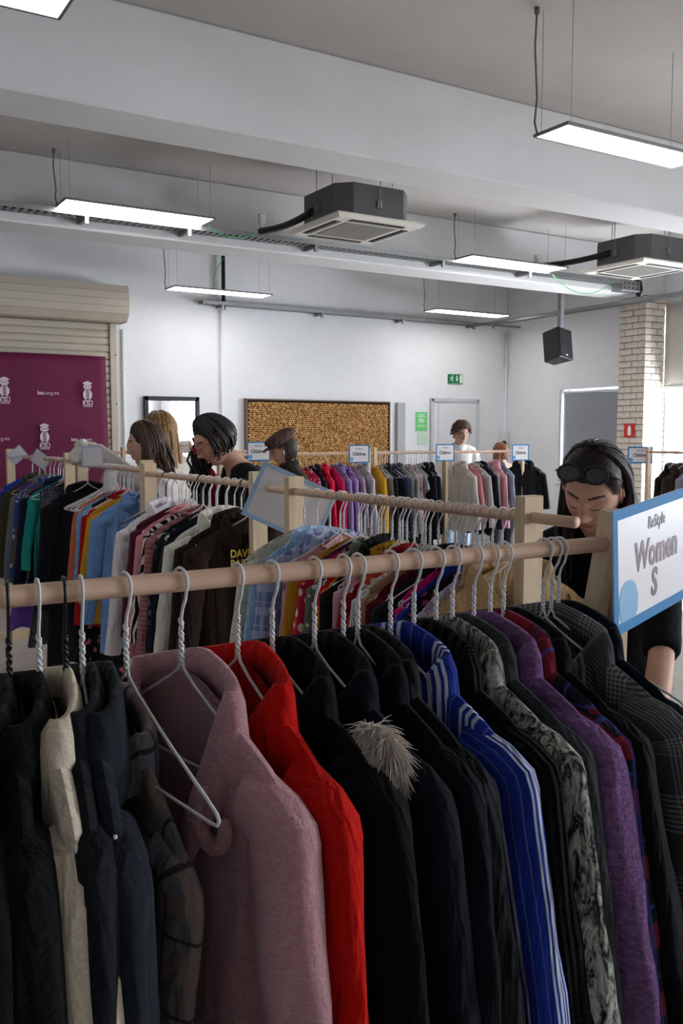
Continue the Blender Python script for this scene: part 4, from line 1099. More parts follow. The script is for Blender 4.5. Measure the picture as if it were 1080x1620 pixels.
# ------------------------------------------------------------------ signs
M_PAPER = plain('laminated_paper', (226, 222, 226), .35); M_BLUE = plain('sign_blue', (6, 120, 180), .6, spec=.2); M_SKY = plain('sign_sky', (92, 160, 206), .4)
M_MAROON = plain('sign_maroon', (84, 18, 62), .4); M_INK = plain('sign_ink', (18, 17, 20), .4); M_PALEB = plain('sign_pale_blue', (168, 196, 226), .4)
def sign(label, loc, rot, w, h, front=True, word='Children', size=None):
    t = thing('paper_sign', label, 'sign', loc, rot=rot)
    sh = MB().box((0, 0, 0), (w, .0015, h)).build('sheet', M_PAPER, t)
    b = .055 * w; m = MB(); y = -.0013 if front else .0013
    for s in (-1, 1): m.box((s * (w / 2 - b / 2), y, 0), (b, .0008, h)); m.box((0, y, s * (h / 2 - b / 2)), (w - 2 * b, .0008, b))
    m.build('border', M_BLUE, t)
    if front:
        if word == 'Women S':
            text_mesh('heading', 'ReStyle', .030, M_INK, t, (.012, -.0012, .062), (PI / 2, 0, 0), shear=.15, bold=.0003, sx=.8)
            text_mesh('letters', 'Women', .066, M_MAROON, t, (.012, -.0012, .010), (PI / 2, 0, 0), shear=.12, bold=.0021, sx=.82)
            text_mesh('letters', 'S', .066, M_MAROON, t, (.0, -.0012, -.045), (PI / 2, 0, 0), shear=.12, bold=.0021, sx=.82)
            MB().prism([(-.102 + .036 * math.cos(2 * PI * k / 28) * (1 + .03 * math.sin(9 * k)), -.058 + .04 * math.sin(2 * PI * k / 28) * (1 + .03 * math.sin(7 * k))) for k in range(28)], -.0014, -.0008).build('round_stamp', M_SKY, t)
        else:
            text_mesh('heading', 'ReStyle', h * .14, M_INK, t, (0, -.0012, h * .28), (PI / 2, 0, 0))
            text_mesh('letters', word, h * .27, M_MAROON if word != 'Children' else M_INK, t, (0, -.0012, -.01 * h), (PI / 2, 0, 0), bold=.0012, sx=.85)
            MB().prism([(-w * .36 + w * .09 * math.cos(2 * PI * k / 20), -h * .28 + w * .09 * math.sin(2 * PI * k / 20)) for k in range(20)], -.0014, -.0008).build('round_stamp', M_SKY, t)
    else:
        m = MB()
        for s in (-1, 1): m.box((s * (w / 2 - b / 2), -.0011, 0), (b, .0006, h)); m.box((0, -.0011, s * (h / 2 - b / 2)), (w - 2 * b, .0006, b))
        m.build('border_showing_through', M_PALEB, t)
    return t
# front sign, fixed to the end of the front rack
c = (Vector((1.109, 1.002, 1.426)) + Vector((1.101, .992, 1.227)) + Vector((1.434, 1.103, 1.454)) + Vector((1.405, 1.10, 1.259))) / 4
sign('blue-bordered Women S sign fixed to the front rack end', c + Vector((0, -.01, 0)), (0, math.radians(-5), math.radians(17)), .315, .205, word='Women S')
sign('blank back of a tilted paper sign behind the middle rack post', atD(458, 797, 3.2), (0, math.radians(24), math.radians(-30)), .285, .205, front=False)
for px, py, Yd, lb, wd in ((568, 718, R3Y - .06, 'Children sign in front of the cork board rack post', 'Children'), (704, 716, R3Y - .04, 'Children sign on the middle post before the man in white', 'Children'), (823, 716, R3Y - .04, 'sign on the right end post before the man in white', 'Children')):
    p = atY(px, py, Yd); sign(lb, p, (0, 0, math.radians(-8)), .205, .165, word=wd)
sign('Children sign beside the person in the brown cap', atY(409, 714, R3Y - .03), (0, 0, math.radians(-12)), .205, .165)
sign('sign on the far right rack in front of the pillar', atD(1012, 720, 8.7), (0, 0, math.radians(-35)), .235, .16)
sign('small paper sign by the white garment held at the left', atD(146, 722, 4.9), (0, 0, math.radians(-40)), .12, .11, front=False)
sign('curled paper sign on the farthest left rack', atD(64, 727, 5.9), (0, math.radians(35), math.radians(-40)), .12, .09, front=False)
sign('paper sign at the very left rack corner', atD(27, 720, 6.4), (0, math.radians(-40), math.radians(-30)), .12, .09, front=False)
# ------------------------------------------------------------------ people
def voxel(mb, size, smooth=8):
    me = mb.mesh('tmp'); o = bpy.data.objects.new('tmp', me); COL.objects.link(o)
    r = o.modifiers.new('r', 'REMESH'); r.mode = 'VOXEL'; r.voxel_size = size; r.use_smooth_shade = True
    s = o.modifiers.new('s', 'SMOOTH'); s.factor = .5; s.iterations = smooth
    dg = bpy.context.evaluated_depsgraph_get(); ev = o.evaluated_get(dg); m2 = bpy.data.meshes.new_from_object(ev)
    n = len(m2.vertices); co = np.zeros(n * 3); m2.vertices.foreach_get('co', co)
    F = [tuple(p.vertices) for p in m2.polygons]
    bpy.data.objects.remove(o); bpy.data.meshes.remove(m2); bpy.data.meshes.remove(me)
    return co.reshape(-1, 3), F
def sstep(x, a, b):
    t = np.clip((x - a) / (b - a), 0, 1); return t * t * (3 - 2 * t)
def skull(a, l):
    """base head surface; a azimuth from the face (-y), l latitude"""
    cl, sl = np.cos(l), np.sin(l); t = np.clip(-sl, 0, 1)
    clx = np.where(sl < 0, np.abs(cl) ** .72, np.abs(cl) ** .92)
    front = sstep(np.cos(a), -.2, .6)
    rx = .073 * (1 - .30 * t ** 1.5) * (1 + .03 * np.clip(sl, 0, 1))
    ry = np.where(np.cos(a) > 0, .090 * (1 - .05 * t), .104 * (1 - .42 * t))
    x = rx * np.sin(a) * clx; y = -ry * np.cos(a) * clx; z = .118 * sl
    y = y + .012 * np.clip(sl, 0, 1) * np.where(np.cos(a) > 0, np.cos(a), 0) * cl       # forehead slopes back
    return np.stack([x, y, z], -1)
def head_arrays(NI, NJ, male=False, ears=True):
    s = np.linspace(-1, 1, NI, endpoint=False); a = PI * np.sign(s) * np.abs(s) ** 1.45
    q = np.linspace(-1, 1, NJ); l = (PI / 2) * (np.sign(q) * np.abs(q) ** 1.1) * .995 - 0.0
    A, L = np.meshgrid(a, l); P = skull(A, L); X, Y, Z = P[..., 0], P[..., 1], P[..., 2]
    f = sstep(np.cos(A), .15, .6); ax = np.abs(X)
    def g(x0, z0, sx, sz): return np.exp(-((ax - x0) / sx) ** 2 - ((Z - z0) / sz) ** 2) * f
    d = .011 * g(0, .010, .011, .030) + .020 * g(0, -.021, .0125, .012) + .009 * g(.011, -.027, .007, .008) - .010 * g(.032, .016, .017, .012) + .0075 * g(.032, .011, .0135, .0085)
    d += .004 * g(.03, .036, .022, .008) + .005 * g(.043, -.018, .02, .02) + .0065 * g(0, -.0525, .019, .005) + .0075 * g(0, -.0645, .017, .006) - .005 * g(0, -.0585, .023, .0022)
    d += .009 * g(0, -.097, .02, .014) - .004 * g(0, -.078, .02, .006) - .002 * g(0, -.044, .004, .007)
    P[..., 1] -= d * (1.15 if male else 1.0)
    # faces and materials
    i = np.arange(NJ - 1)[:, None]; k = np.arange(NI)[None, :]; k2 = (k + 1) % NI
    F = np.stack([i * NI + k, i * NI + k2, (i + 1) * NI + k2, (i + 1) * NI + k], -1).reshape(-1, 4)
    V = P.reshape(-1, 3); c = V[F].mean(1); cx, cz = np.abs(c[:, 0]), c[:, 2]; fr = c[:, 1] < -.03
    M = np.zeros(len(F), int)
    lipw = .0245
    M[fr & (cx < lipw) & (np.abs(cz + .0585) < .0085 * (1 - (cx / lipw) ** 1.6) + .0006)] = 1
    zb = .037 + .003 * np.sin((cx - .014) / .036 * PI) - .05 * np.clip(cx - .036, 0, 1)
    M[fr & (cx > .013) & (cx < .052) & (np.abs(cz - zb) < .0028)] = 2
    ze = .0065 - .0045 * np.sin(np.clip((cx - .017) / .03, 0, 1) * PI)
    M[fr & (cx > .017) & (cx < .049) & (np.abs(cz - ze) < .0014)] = 2
    return V, F, M
HL = ([0, 30, 50, 68, 80, 100, 115, 135, 180], [.078, .076, .062, .020, .012, .018, -.035, -.06, -.072])
def skin_mat(name, rgb):
    n = NT(name); c = lin(rgb)
    col = n.mix(n.noise(30, 4), tuple(x * .92 for x in c), tuple(min(1, x * 1.06) for x in c))
    n.bump(n.noise(500, 2), .08, .001); n.fin(col, .55, .35)
    n.b.inputs['Subsurface Weight'].default_value = .06; n.b.inputs['Subsurface Radius'].default_value = (.01, .004, .002)
    return n.mat
def hair_mat(name, a, b, rough=.42):
    n = NT(name); v = n.scaled((60, 60, 5))
    col = n.mix(n.ramp(n.noise(2.2, 4, .7, v), [(.35, (0, 0, 0)), (.7, (1, 1, 1))]), lin(a), lin(b))
    n.bump(n.noise(5, 4, .7, n.scaled((60, 60, 4))), .6, .004); return n.fin(col, rough, .4)

def person(label, head_w, rz, skin, hair, top, trousers=(40, 42, 50), lean=8, hunch=8, head=(0, 15, 0), arms=None, sleeve=1.0, female=True, res=.010, hd=(90, 84), hair_style='long', hair_len=.35, neckline=.03, male=False, seed=1, loose=0.0, collar_up=0.0, curl=0.0, lock_from=80, side_locks=True):
    """head_w: world position of the head centre. arms: {-1/+1: (elbow, wrist)} world points"""
    rr = random.Random(seed); R = Matrix.Rotation(rz, 3, 'Z')
    def fk(s):
        p = Vector((0, 0, .94 * s)); pts = [p.copy()]; ang = [0.0]
        for ln, a in ((.14, .25), (.16, .7), (.16, 1.0)):
            th = math.radians(lean * a + (hunch * .6 if a == 1.0 else 0)); p = p + Vector((0, -math.sin(th), math.cos(th))) * ln * s; pts.append(p.copy()); ang.append(th)
        th = math.radians(lean + hunch + .15 * head[1]); p = p + Vector((0, -math.sin(th), math.cos(th))) * .055 * s; pts.append(p.copy()); ang.append(th)
        th = math.radians(lean + hunch + .45 * head[1]); p = p + Vector((0, -math.sin(th), math.cos(th))) * .075 * s; pts.append(p.copy()); ang.append(th)
        hm = Euler((math.radians(head[1]), 0, 0)).to_matrix()
        hc = p + hm @ Vector((0, -.012, .075)) * s
        return pts, ang, hc
    s = head_w.z / fk(1.0)[2].z
    pts, ang, hc = fk(s)
    loc = Vector(head_w) - R @ hc; loc.z = 0
    root = thing('person', label, 'person', loc, rz)
    Ri = R.inverted()
    def loc_(p): return Ri @ (Vector(p) - loc)
    sw = .158 if female else .18
    rad = [(.168, .118), (.128 if female else .145, .095), (.142 if female else .165, .108), (sw * .86, .078), (.060, .058), (.050, .052)]
    def ring(p, th, a, b, n=20, e=1.0):
        r = []
        for k in range(n):
            an = 2 * PI * k / n; v = Vector((a * math.cos(an), b * math.sin(an) * math.cos(th) * e, b * math.sin(an) * math.sin(th))); r.append(p + v * s)
        return r
    shl = pts[3] + Vector((0, 0, -.02)) * s
    joints = {}
    for sd in (-1, 1):
        sp = shl + Vector((sd * sw, .005, -.012)) * s
        if arms and sd in arms: el, wr = loc_(arms[sd][0]), loc_(arms[sd][1])
        else:
            el = sp + Vector((sd * .04, -.04, -.27)) * s; wr = el + Vector((-sd * .03, -.16, -.17)) * s
        joints[sd] = (sp, el, wr)
    def torso(mb, inf, lo=0, hi=5):
        rs = []
        seq = [(pts[0] - Vector((0, 0, .10)) * s, 0, .165, .115)] + [(pts[i], ang[i], *rad[i]) for i in range(6)]
        for (p, th, a, b) in seq[lo:hi + 2]: rs.append(ring(p, th, a + inf, b + inf))
        mb.rings(rs)
        # trapezius / shoulders
        for sd in (-1, 1):
            sp = joints[sd][0]
            if hi >= 4: mb.tube([pts[4] - Vector((0, 0, .015)) * s, pts[4].lerp(sp, .5) + Vector((0, 0, .0)), sp], [(.050 + inf) * s, (.052 + inf) * s, (.050 + inf) * s], 12)
    def arm(mb, sd, inf, upto=1.0, wide=0.0):
        sp, el, wr = joints[sd]
        P = [sp.lerp(el, t) for t in (0, .35, .7, 1)] + [el.lerp(wr, t) for t in (.3, .65, 1)]
        rd = [.050, .046, .041, .037, .037, .032, .026]
        n = max(2, int(round(1 + upto * 6))); mb.tube(P[:n], [(r + inf + wide * min(1, i / 3)) * s for i, r in enumerate(rd[:n])], 12)
    # skin body
    m = MB(); torso(m, -.004, 0, 5)
    m.tube([pts[5], hc + (pts[5] - hc) * .25], [.049 * s, .050 * s], 14)
    for sd in (-1, 1):
        arm(m, sd, -.003)
        h = Vector((sd * .092, 0, .86)) * s; kn = Vector((sd * .10, -.02, .48)) * s; an = Vector((sd * .105, .02, .08)) * s
        m.tube([h, h.lerp(kn, .5), kn, kn.lerp(an, .35), an], [.085 * s, .072 * s, .052 * s, .052 * s, .036 * s], 12)
        m.rings([[an + Vector((x * .042, y, z)) * s for x, z in ((-1, -.078), (1, -.078), (1, -.02), (.5, .02 if y > -.05 else -.025), (-.5, .02 if y > -.05 else -.025), (-1, -.02))] for y in (.05, 0, -.08, -.15)])
        # hand: palm, four fingers, thumb
        sp, el, wr = joints[sd]; d = (wr - el).normalized(); side = d.cross(Vector((0, 0, 1))); side = side.normalized() if side.length > .1 else Vector((1, 0, 0)); dn = side.cross(d).normalized()
        if dn.z > 0: dn = -dn
        m.tube([wr - d * .01 * s, wr + d * .03 * s, wr + d * .075 * s, wr + d * .09 * s], [.026 * s, .036 * s, .040 * s, .034 * s], 12, flat=.42, up=dn)
        for fi in range(4):
            b0 = wr + d * .082 * s + side * (fi - 1.5) * .019 * s; ln = (.062, .072, .068, .054)[fi] * s
            p1 = b0 + (d * .92 + dn * .4).normalized() * ln * .45; p2 = p1 + (d * .5 + dn * .87).normalized() * ln * .33; p3 = p2 + (d * .0 + dn).normalized() * ln * .25
            m.tube([b0 - d * .02 * s, b0, p1, p2, p3], [.0095 * s, .0095 * s, .0088 * s, .008 * s, .0065 * s], 8)
        tb = wr + d * .025 * s + side * (-sd) * .030 * s
        t1 = tb + (d * .6 - side * sd * .6 + dn * .4).normalized() * .035 * s; t2 = t1 + (d * .8 + dn * .5).normalized() * .03 * s
        m.tube([tb - d * .01 * s, tb, t1, t2], [.012 * s, .012 * s, .0105 * s, .008 * s], 8)
    V, F = voxel(m, res * s, 6)
    HM = Euler((math.radians(head[1]), math.radians(head[2]), math.radians(head[0])), 'XYZ').to_matrix()
    hv, hf, hm_ = head_arrays(hd[0], hd[1], male)
    HMn = np.array(HM)
    hv2 = hv @ HMn.T * s + np.array(hc)
    n0 = len(V); faces = F + [tuple(int(i) + n0 for i in f) for f in hf]; mats = [0] * len(F) + hm_.tolist()
    V = np.concatenate([V, hv2])
    e = MB()
    for sd in (-1, 1):
        e.tube([(sd * .070, .012, .0), (sd * .078, .016, .0)], .02, 10); E_ = [(sd * .074, .012 + .019 * math.cos(2 * PI * k / 14), .002 + .031 * math.sin(2 * PI * k / 14)) for k in range(15)]
        e.tube(E_, .0055, 8, cap=False); e.ell((sd * .072, .012, -.024), (.006, .009, .011), 8, 6)
        e.ell((sd * .071, .014, .002), (.004, .017, .028), 10, 8)
    n1 = len(V); V = np.concatenate([V, np.array(e.v) @ HMn.T * s + np.array(hc)]); faces += [tuple(i + n1 for i in f) for f in e.f]; mats += [0] * len(e.f)
    me = bpy.data.meshes.new('body'); me.from_pydata(V.tolist(), [], faces); me.polygons.foreach_set('material_index', mats); me.polygons.foreach_set('use_smooth', [True] * len(faces))
    sk = skin_mat('skin_%d' % seed, skin)
    lip = tuple(int(c * k) for c, k in zip(skin, (.86, .66, .66)))
    for mm in (sk, plain('lips_%d' % seed, lip, .45), plain('brow_%d' % seed, tuple(int(.5 * x + .22 * y) for x, y in zip(hair[0], skin)), .7)): me.materials.append(mm)
    link(bpy.data.objects.new('body', me), root)
    # clothes
    m = MB(); torso(m, .016 + loose, 0 if not male else 0, 3)
    for sd in (-1, 1):
        sp = joints[sd][0]
        m.tube([pts[4].lerp(sp, neckline * 4) - Vector((0, 0, .02 + neckline * .3)) * s, pts[4].lerp(sp, .6) - Vector((0, 0, .004)) * s, sp], [(.058 + loose * .5) * s, (.064 + loose) * s, (.064 + loose) * s], 12)
        arm(m, sd, .013 + loose, sleeve, loose * .5)
    if collar_up > 0: m.rings([ring(pts[4] - Vector((0, 0, .03)) * s, ang[4], .085, .082), ring(pts[4].lerp(pts[5], collar_up), ang[4], .078, .076)])
    V, F = voxel(m, .011 * s, 7)
    me = bpy.data.meshes.new('top'); me.from_pydata(V.tolist(), [], F); me.polygons.foreach_set('use_smooth', [True] * len(F)); me.materials.append(top)
    link(bpy.data.objects.new('top', me), root)
    m = MB()
    m.rings([ring(pts[0] + Vector((0, 0, .04)) * s, 0, .158, .112), ring(pts[0], 0, .178, .128), ring(pts[0] - Vector((0, 0, .1)) * s, 0, .176, .126)])
    for sd in (-1, 1):
        h = Vector((sd * .092, 0, .86)) * s; kn = Vector((sd * .10, -.02, .48)) * s; an = Vector((sd * .105, .02, .09)) * s
        m.tube([h, h.lerp(kn, .5), kn, an], [.098 * s, .084 * s, .070 * s, .060 * s], 12)
    V, F = voxel(m, .014 * s, 5)
    me = bpy.data.meshes.new('trousers'); me.from_pydata(V.tolist(), [], F); me.polygons.foreach_set('use_smooth', [True] * len(F)); me.materials.append(fabric('trousers_%d' % seed, trousers, 'denim', tuple(min(255, c + 16) for c in trousers)))
    link(bpy.data.objects.new('trousers', me), root)
    m = MB()
    for sd in (-1, 1):
        an = Vector((sd * .105, .02, .0)) * s
        m.rings([[an + Vector((x * w, y, z)) * s for x, z in ((-1, .0), (1, .0), (1, .05), (.5, hh), (-.5, hh), (-1, .05))] for y, w, hh in ((.068, .036, .08), (.05, .048, .10), (0, .05, .10), (-.08, .052, .07), (-.15, .05, .055), (-.18, .03, .045))], smooth=True)
    m.build('shoes', plain('shoe_%d' % seed, (36, 34, 36), .5), root)
    # hair
    hmt = hair_mat('hair_%d' % seed, hair[0], hair[1])
    m = MB(); NI, NJ = 72, 40
    a = np.linspace(-PI, PI, NI, endpoint=False); l = np.linspace(-PI / 2 * .98, PI / 2, NJ); A, L = np.meshgrid(a, l); S_ = skull(A, L)
    hl = np.interp(np.degrees(np.abs(A)), HL[0], HL[1])
    if hair_style == 'curly': hl = hl + .004
    inside = S_[..., 2] - hl; th = .004 + (.016 if hair_style != 'curly' else .02) * sstep(inside, 0, .045)
    nrm = S_ / np.linalg.norm(S_, axis=-1, keepdims=True)
    tex = .0025 * np.sin(A * 41 + 3 * np.sin(L * 5)) + .002 * np.sin(A * 67 + L * 3)
    if hair_style == 'curly': tex = .006 * np.sin(A * 13 + 3 * np.sin(L * 9)) * np.sin(L * 17 + A * 3)
    Q = S_ + nrm * (th + tex * sstep(inside, 0, .03))[..., None]
    Q = Q @ HMn.T * s + np.array(hc); vs = Q.reshape(-1, 3).tolist(); fs = []
    for j in range(NJ - 1):
        for i in range(NI):
            i2 = (i + 1) % NI
            if min(inside[j, i], inside[j, i2], inside[j + 1, i], inside[j + 1, i2]) > -.004: fs.append((j * NI + i, j * NI + i2, (j + 1) * NI + i2, (j + 1) * NI + i))
    m.add(vs, fs, 0, True)
    def sc(aa, ll, off): 
        p = skull(np.array(aa), np.array(ll)); p = p + p / np.linalg.norm(p) * off; return Vector((HMn @ p) * s + np.array(hc))
    def lock(aa, l0, l1, off, length, r0, wav=0.0, drift=Vector((0, 0, 0)), n2=9, push=0.0):
        ph = rr.uniform(0, 6.28); P = [sc(aa, l0 + (l1 - l0) * k / 6, off) for k in range(7)]
        last = P[-1]; out = Vector((last.x - hc.x, last.y - hc.y, 0)); out = out.normalized() if out.length > 1e-4 else Vector((0, 1, 0))
        for k in range(1, n2 + 1):
            u = k / n2; P.append(last + Vector((0, 0, -length * u)) + out * push * math.sin(min(1, u * 1.6) * PI / 2) + drift * u + Vector((math.cos(ph + u * 9), math.sin(ph + u * 9), 0)) * wav * min(1, u * 2))
        n = len(P); m.tube(P, [r0 * s * (.5 + .5 * min(1, k / 3)) * (1 - .75 * max(0, (k - n * .55) / (n * .45)) ** 2) for k in range(n)], 6, flat=.55)
    if hair_style in ('long', 'tied'):
        if hair_style == 'long':
            for k in range(110):
                side = 1 if k % 2 else -1
                aa = side * math.radians(rr.uniform(lock_from, 180)); l0 = math.radians(rr.uniform(35, 85)); l1 = math.radians(rr.uniform(-18, 5))
                lock(aa, l0, l1, rr.uniform(.014, .026), hair_len * rr.uniform(.8, 1.08), rr.uniform(.009, .014), curl * rr.uniform(.5, 1.2), Vector((0, .02, 0)) * rr.random(), push=rr.uniform(-.01, .03))
            for k in range(22 if side_locks else 0):
                side = 1 if k % 2 else -1
                aa = side * math.radians(rr.uniform(60, 82)); lock(aa, math.radians(rr.uniform(60, 80)), math.radians(rr.uniform(2, 12)), rr.uniform(.012, .02), hair_len * rr.uniform(.85, 1.0), .008, curl, Vector((0, 0, 0)), push=.01)
        else:
            for k in range(90):
                aa = (1 if k % 2 else -1) * math.radians(rr.uniform(70, 180)); lock(aa, math.radians(rr.uniform(30, 70)), math.radians(rr.uniform(-25, 0)), rr.uniform(.010, .02), .03, .010, .008, n2=3, push=-.01)
    elif hair_style == 'curly':
        for k in range(260):
            aa = math.radians(rr.uniform(-180, 180)); lo = np.interp(abs(math.degrees(aa)), HL[0], [x / .118 for x in HL[1]])
            ll = math.asin(max(-.95, min(.99, lo + (1 - lo) * rr.random() ** .8))); p = sc(aa, ll, .012); q = rr.uniform(.010, .017); ph = rr.uniform(0, 6.28)
            o_ = (p - hc).normalized(); sd_ = o_.orthogonal().normalized(); s2 = o_.cross(sd_)
            m.tube([p + o_ * (.004 * t) + (sd_ * math.cos(ph + t * .9) + s2 * math.sin(ph + t * .9)) * q for t in range(7)], [.004, .007, .008, .008, .008, .007, .003], 6)
    elif hair_style == 'short':
        for k in range(70):
            aa = (1 if k % 2 else -1) * math.radians(rr.uniform(95, 180)); lock(aa, math.radians(rr.uniform(10, 50)), math.radians(rr.uniform(-35, -15)), rr.uniform(.008, .014), .03, .010, .004, n2=3, push=-.008)
    elif hair_style == 'bob':
        for k in range(100):
            aa = (1 if k % 2 else -1) * math.radians(rr.uniform(60, 180)); lock(aa, math.radians(rr.uniform(30, 80)), math.radians(rr.uniform(-15, 5)), rr.uniform(.012, .02), .07, .011, .004, n2=4)
    m.build('hair', hmt, root)
    return dict(root=root, hc=hc, HM=HM, s=s, R=R, loc=loc, lock=lock, pts=pts, sk=sk)

def on_head(P, pts): return [P['HM'] @ Vector(p) * P['s'] + P['hc'] for p in pts]
def glasses(P, mat, lens, z=.012, y=-.105, name='glasses', w=.026, h=.019, tilt=0.0, rim=.0022, spread=.033):
    g = MB(); T = Matrix.Rotation(tilt, 3, 'X')
    def W_(p): return P['HM'] @ (T @ Vector(p) + Vector((0, y, z))) * P['s'] + P['hc']
    for sd in (-1, 1):
        g.tube([W_((sd * spread + w * math.cos(2 * PI * k / 20), .004 * math.cos(2 * PI * k / 20) * sd, h * math.sin(2 * PI * k / 20))) for k in range(21)], rim * P['s'], 6, cap=False)
        g.tube([W_((sd * (spread + w), .004, .004)), W_((sd * .079, .03, .006)), W_((sd * .081, .10, .004)), W_((sd * .079, .125, -.012))], rim * .9 * P['s'], 6)
    g.tube([W_((-spread + w, .0, .003)), W_((0, -.003, .007)), W_((spread - w, .0, .003))], rim * P['s'], 6)
    o = g.build(name, mat, P['root'])
    for sd in (-1, 1):
        MB().add([W_((sd * spread + w * math.cos(2 * PI * k / 20), .002, h * math.sin(2 * PI * k / 20))) for k in range(20)], [tuple(range(20))], 0).build('lens', lens, o)
    return o
M_LENS_D = plain('lens_dark', (12, 11, 14), .08, 0, .6); 
def clear_lens():
    n = NT('lens_clear'); n.fin((1, 1, 1)); n.n.remove(n.b)
    tr = n.n.new('ShaderNodeBsdfTransparent'); tr.inputs[0].default_value = (.88, .88, .88, 1); gl = n.n.new('ShaderNodeBsdfGlossy'); gl.inputs['Roughness'].default_value = .03
    mx = n.n.new('ShaderNodeMixShader'); mx.inputs[0].default_value = .12; n.link(tr.outputs[0], mx.inputs[1]); n.link(gl.outputs[0], mx.inputs[2]); n.link(mx.outputs[0], n.n['Material Output'].inputs[0]); return n.mat
M_LENS_C = clear_lens()

# woman behind the Women S sign
hw = atD(938, 776, 2.28)
P1 = person('person in black t-shirt with sunglasses on dark hair, looking down', hw, math.radians(-60), (206, 160, 138), ((24, 16, 16), (52, 34, 32)), fabric('black_tee_cloth', (20, 20, 23), drape=.25),
            lean=14, hunch=10, head=(-2, 36, 5), sleeve=.42, res=.0085, hd=(170, 160), hair_len=.30, seed=3, lock_from=97, side_locks=False, arms={1: (atD(1046, 1035, 2.12), atD(1030, 1180, 1.86)), -1: (hw + Vector((-.02, .32, -.47)), hw + Vector((-.30, .20, -.50)))})
glasses(P1, M_BLACK, M_LENS_D, z=.116, y=-.074, name='sunglasses', w=.031, h=.023, tilt=math.radians(-46), rim=.0035, spread=.035)
for sd in (1, -1): MB().ell(on_head(P1, [(sd * .072, .006, -.036)])[0], (.004, .004, .004), 8, 6).build('earring', M_STEEL, P1['root'])
# woman with red glasses
hw = atD(338, 698, 4.35)
P2 = person('person in black top with red glasses bending over the rack', hw, math.radians(-98), (196, 150, 126), ((16, 14, 16), (36, 31, 33)), fabric('black_top_cloth', (22, 22, 24), drape=.25),
            lean=16, hunch=14, head=(0, 34, 0), sleeve=.35, hd=(130, 120), hair_style='tied', seed=5, neckline=.055)
glasses(P2, plain('red_frame', (168, 26, 44), .35), M_LENS_C)
m2 = MB(); r5 = random.Random(9)
hair2 = bpy.data.materials['hair_5']
for k in range(46):
    b = on_head(P2, [(-.07 + r5.uniform(-.012, .012), r5.uniform(-.06, .03), r5.uniform(-.02, .06))])[0]; ph = r5.uniform(0, 6)
    L_ = r5.uniform(.2, .34)
    m2.tube([b + Vector((-.02 * min(1, t / 3) + .012 * math.cos(ph + t * 1.5), -.02 * min(1, t / 4) + .012 * math.sin(ph + t * 1.5), -L_ * t / 10)) for t in range(11)], [.006] * 9 + [.004, .001], 6)
m2.build('hair_curls', hair2, P2['root'])
for sd in (1, -1): MB().tube(on_head(P2, [(sd * .075, .008, -.034), (sd * .075, .008, -.05)]), .003, 6).build('earring', M_STEEL, P2['root'])
ch = P2['pts'][4]
MB().tube([ch + Vector((.075 * math.cos(t), -.07 * math.sin(t) - .02, -.03 - .05 * max(0, math.sin(t)))) for t in [2 * PI * k / 24 for k in range(25)]], .0015, 5, cap=False).build('necklace', plain('gold', (200, 160, 80), .3, .9), P2['root'])
# brown haired person reaching left
hw = atD(228, 704, 4.9); hand = atD(150, 712, 5.1)
P3 = person('brown-haired person in pale grey sweater reaching out to the left', hw, math.radians(-112), (208, 164, 142), ((42, 26, 20), (84, 54, 38)), fabric('pale_grey_knit', (186, 180, 176), 'heather', (204, 198, 194), drape=.3),
            lean=6, hunch=6, head=(0, 12, 0), arms={1: (atD(200, 752, 5.0), hand)}, hair_len=.22, seed=7, sleeve=.95, curl=.014, lock_from=88, side_locks=False, loose=.01)
# blonde person behind
hw = atD(253, 684, 5.7)
P4 = person('long-haired blonde person in cream top seen from behind', hw, math.radians(-165), (214, 172, 150), ((92, 62, 38), (206, 160, 100)), fabric('cream_top_cloth', (220, 212, 200), drape=.25),
            lean=3, hunch=4, head=(0, 10, 0), hair_len=.42, seed=9, sleeve=.95, loose=.008)
# person in the cap
hw = atD(447, 712, 6.15)
P5 = person('person in brown baker boy cap and dark jacket with white earbud', hw, math.radians(-112), (198, 150, 128), ((30, 22, 20), (54, 40, 34)), fabric('dark_olive_jacket', (44, 40, 36), 'heather', (58, 54, 48), drape=.3),
            lean=5, hunch=6, head=(0, 18, 0), hair_style='short', seed=11, sleeve=.95, loose=.014, collar_up=.75)
capm = fabric('brown_cap', (84, 62, 58), 'heather', (104, 80, 74))
S5 = P5['s']; capo = MB(); NA = 32
rg = []
for (z, rx, ry, yo) in ((.045, .084, .104, .004), (.072, .086, .106, .004), (.082, .104, .122, .006), (.102, .110, .126, .012), (.122, .098, .112, .016), (.136, .062, .074, .018), (.140, .012, .014, .018)):
    rg.append(on_head(P5, [(rx * math.sin(2 * PI * k / NA), -ry * math.cos(2 * PI * k / NA) + yo, z + .012 * math.cos(2 * PI * k / NA) * (-1)) for k in range(NA)]))
capo.rings(rg); cap = capo.build('cap', capm, P5['root'])
br = []
for r_, dz in ((0, 0), (.5, -.003), (1, -.012)):
    br.append(on_head(P5, [((.082 + .004 * r_) * math.sin(t), -(.10 + .05 * r_ * math.cos(t) ** 1) * math.cos(t) + .004, .040 + dz + .004 * math.cos(t)) for t in [math.radians(-72 + 144 * k / 18) for k in range(19)]]))
bo = MB().rings(br, closed=False, cap=False).build('peak', capm, cap); bo.modifiers.new('thick', 'SOLIDIFY').thickness = .006
MB().ell(on_head(P5, [(0, .018, .142)])[0], (.008 * S5, .008 * S5, .005 * S5), 8, 6).build('cap_button', capm, cap)
for sd in (1, -1): MB().tube(on_head(P5, [(sd * .08, .0, -.002), (sd * .084, -.004, -.008), (sd * .083, -.006, -.03)]), .005, 8).build('earbud', M_WHITEPL, P5['root'])
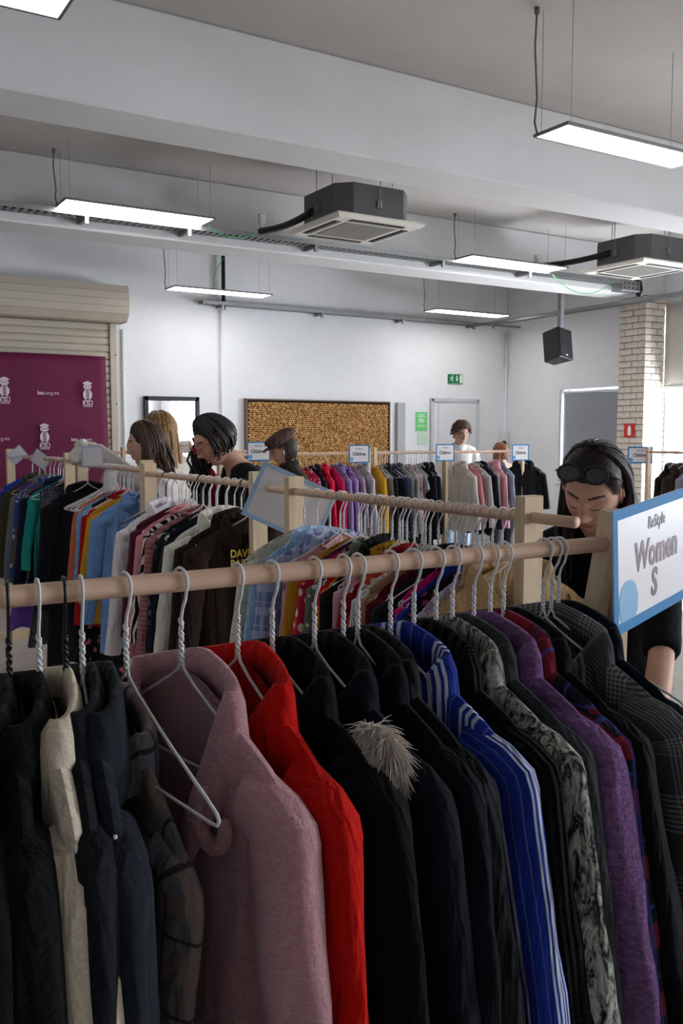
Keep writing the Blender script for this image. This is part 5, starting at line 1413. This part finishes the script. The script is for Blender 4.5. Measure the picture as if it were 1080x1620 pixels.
# man in white
hw = atY(729, 686, 7.62)
P6 = person('man in white shirt with curly brown hair and glasses', hw, math.radians(-14), (204, 158, 134), ((50, 32, 22), (96, 66, 46)), fabric('white_shirt_cloth', (228, 226, 224), drape=.25),
            lean=6, hunch=6, head=(0, 20, 0), hair_style='curly', female=False, male=True, seed=13, sleeve=.97, loose=.012, collar_up=.4, trousers=(150, 170, 196))
glasses(P6, M_BLACK, M_LENS_C)
# person with auburn hair, mostly hidden
hw = atY(791, 716, 7.75)
P7 = person('auburn-haired person mostly hidden behind the far rack', hw, math.radians(170), (206, 164, 142), ((92, 52, 30), (150, 92, 56)), fabric('beige_top_cloth', (196, 180, 160), drape=.25),
            lean=4, hunch=4, head=(0, 14, 0), hair_style='bob', seed=15, sleeve=.9)

# white garment held up by the brown haired person
hp = atD(136, 712, 5.12); rc = random.Random(3)
wm = MB(); wk = fabric('white_held_knit', (226, 222, 216), 'knit')
for (dx, dz, r) in ((0, .0, .05), (-.05, -.02, .05), (.035, .01, .045), (-.02, .035, .04), (.0, -.06, .045), (-.07, -.06, .035), (.06, -.01, .035)): wm.ell(hp + Vector((dx, .02 * rc.uniform(-1, 1), dz)), (r, r * .7, r * .8), 14, 10)
V, F = voxel(wm, .007, 4)
V = V + (.006 * np.sin(V[:, [2, 0, 1]] * 90 + 1.3))
t = thing('white_knit_garment', 'bunched white knit garment held up at the left', 'garment', hp)
me = bpy.data.meshes.new('cloth'); me.from_pydata((V - np.array(hp)).tolist(), [], F); me.polygons.foreach_set('use_smooth', [True] * len(F)); me.materials.append(wk); link(bpy.data.objects.new('cloth', me), t)
MB().tube([(-.01, 0, .05), (-.012, 0, .10), (-.02, 0, .12), (-.03, 0, .10)], .002, 6).build('hanger_hook', M_BLACKWIRE, t)
# black garment hung on the end of the far rack
garment('black_hoodie', 'black hoodie hung facing out at the far rack end', 'hoodie', 'hoodie', fabric('black_hoodie_far', (22, 22, 26)), (6.505, R3Y + .03, 1.384), math.radians(-22), seed=400, over=dict(hem=-.6, sl=.42, T1=.05))
h = inst('wire_hanger', H_WHITE, None, (6.505, R3Y + .03, 1.384), (0, 0, math.radians(-22))); tag(h, 'white wire hanger of the black hoodie at the far rack end', 'hanger')
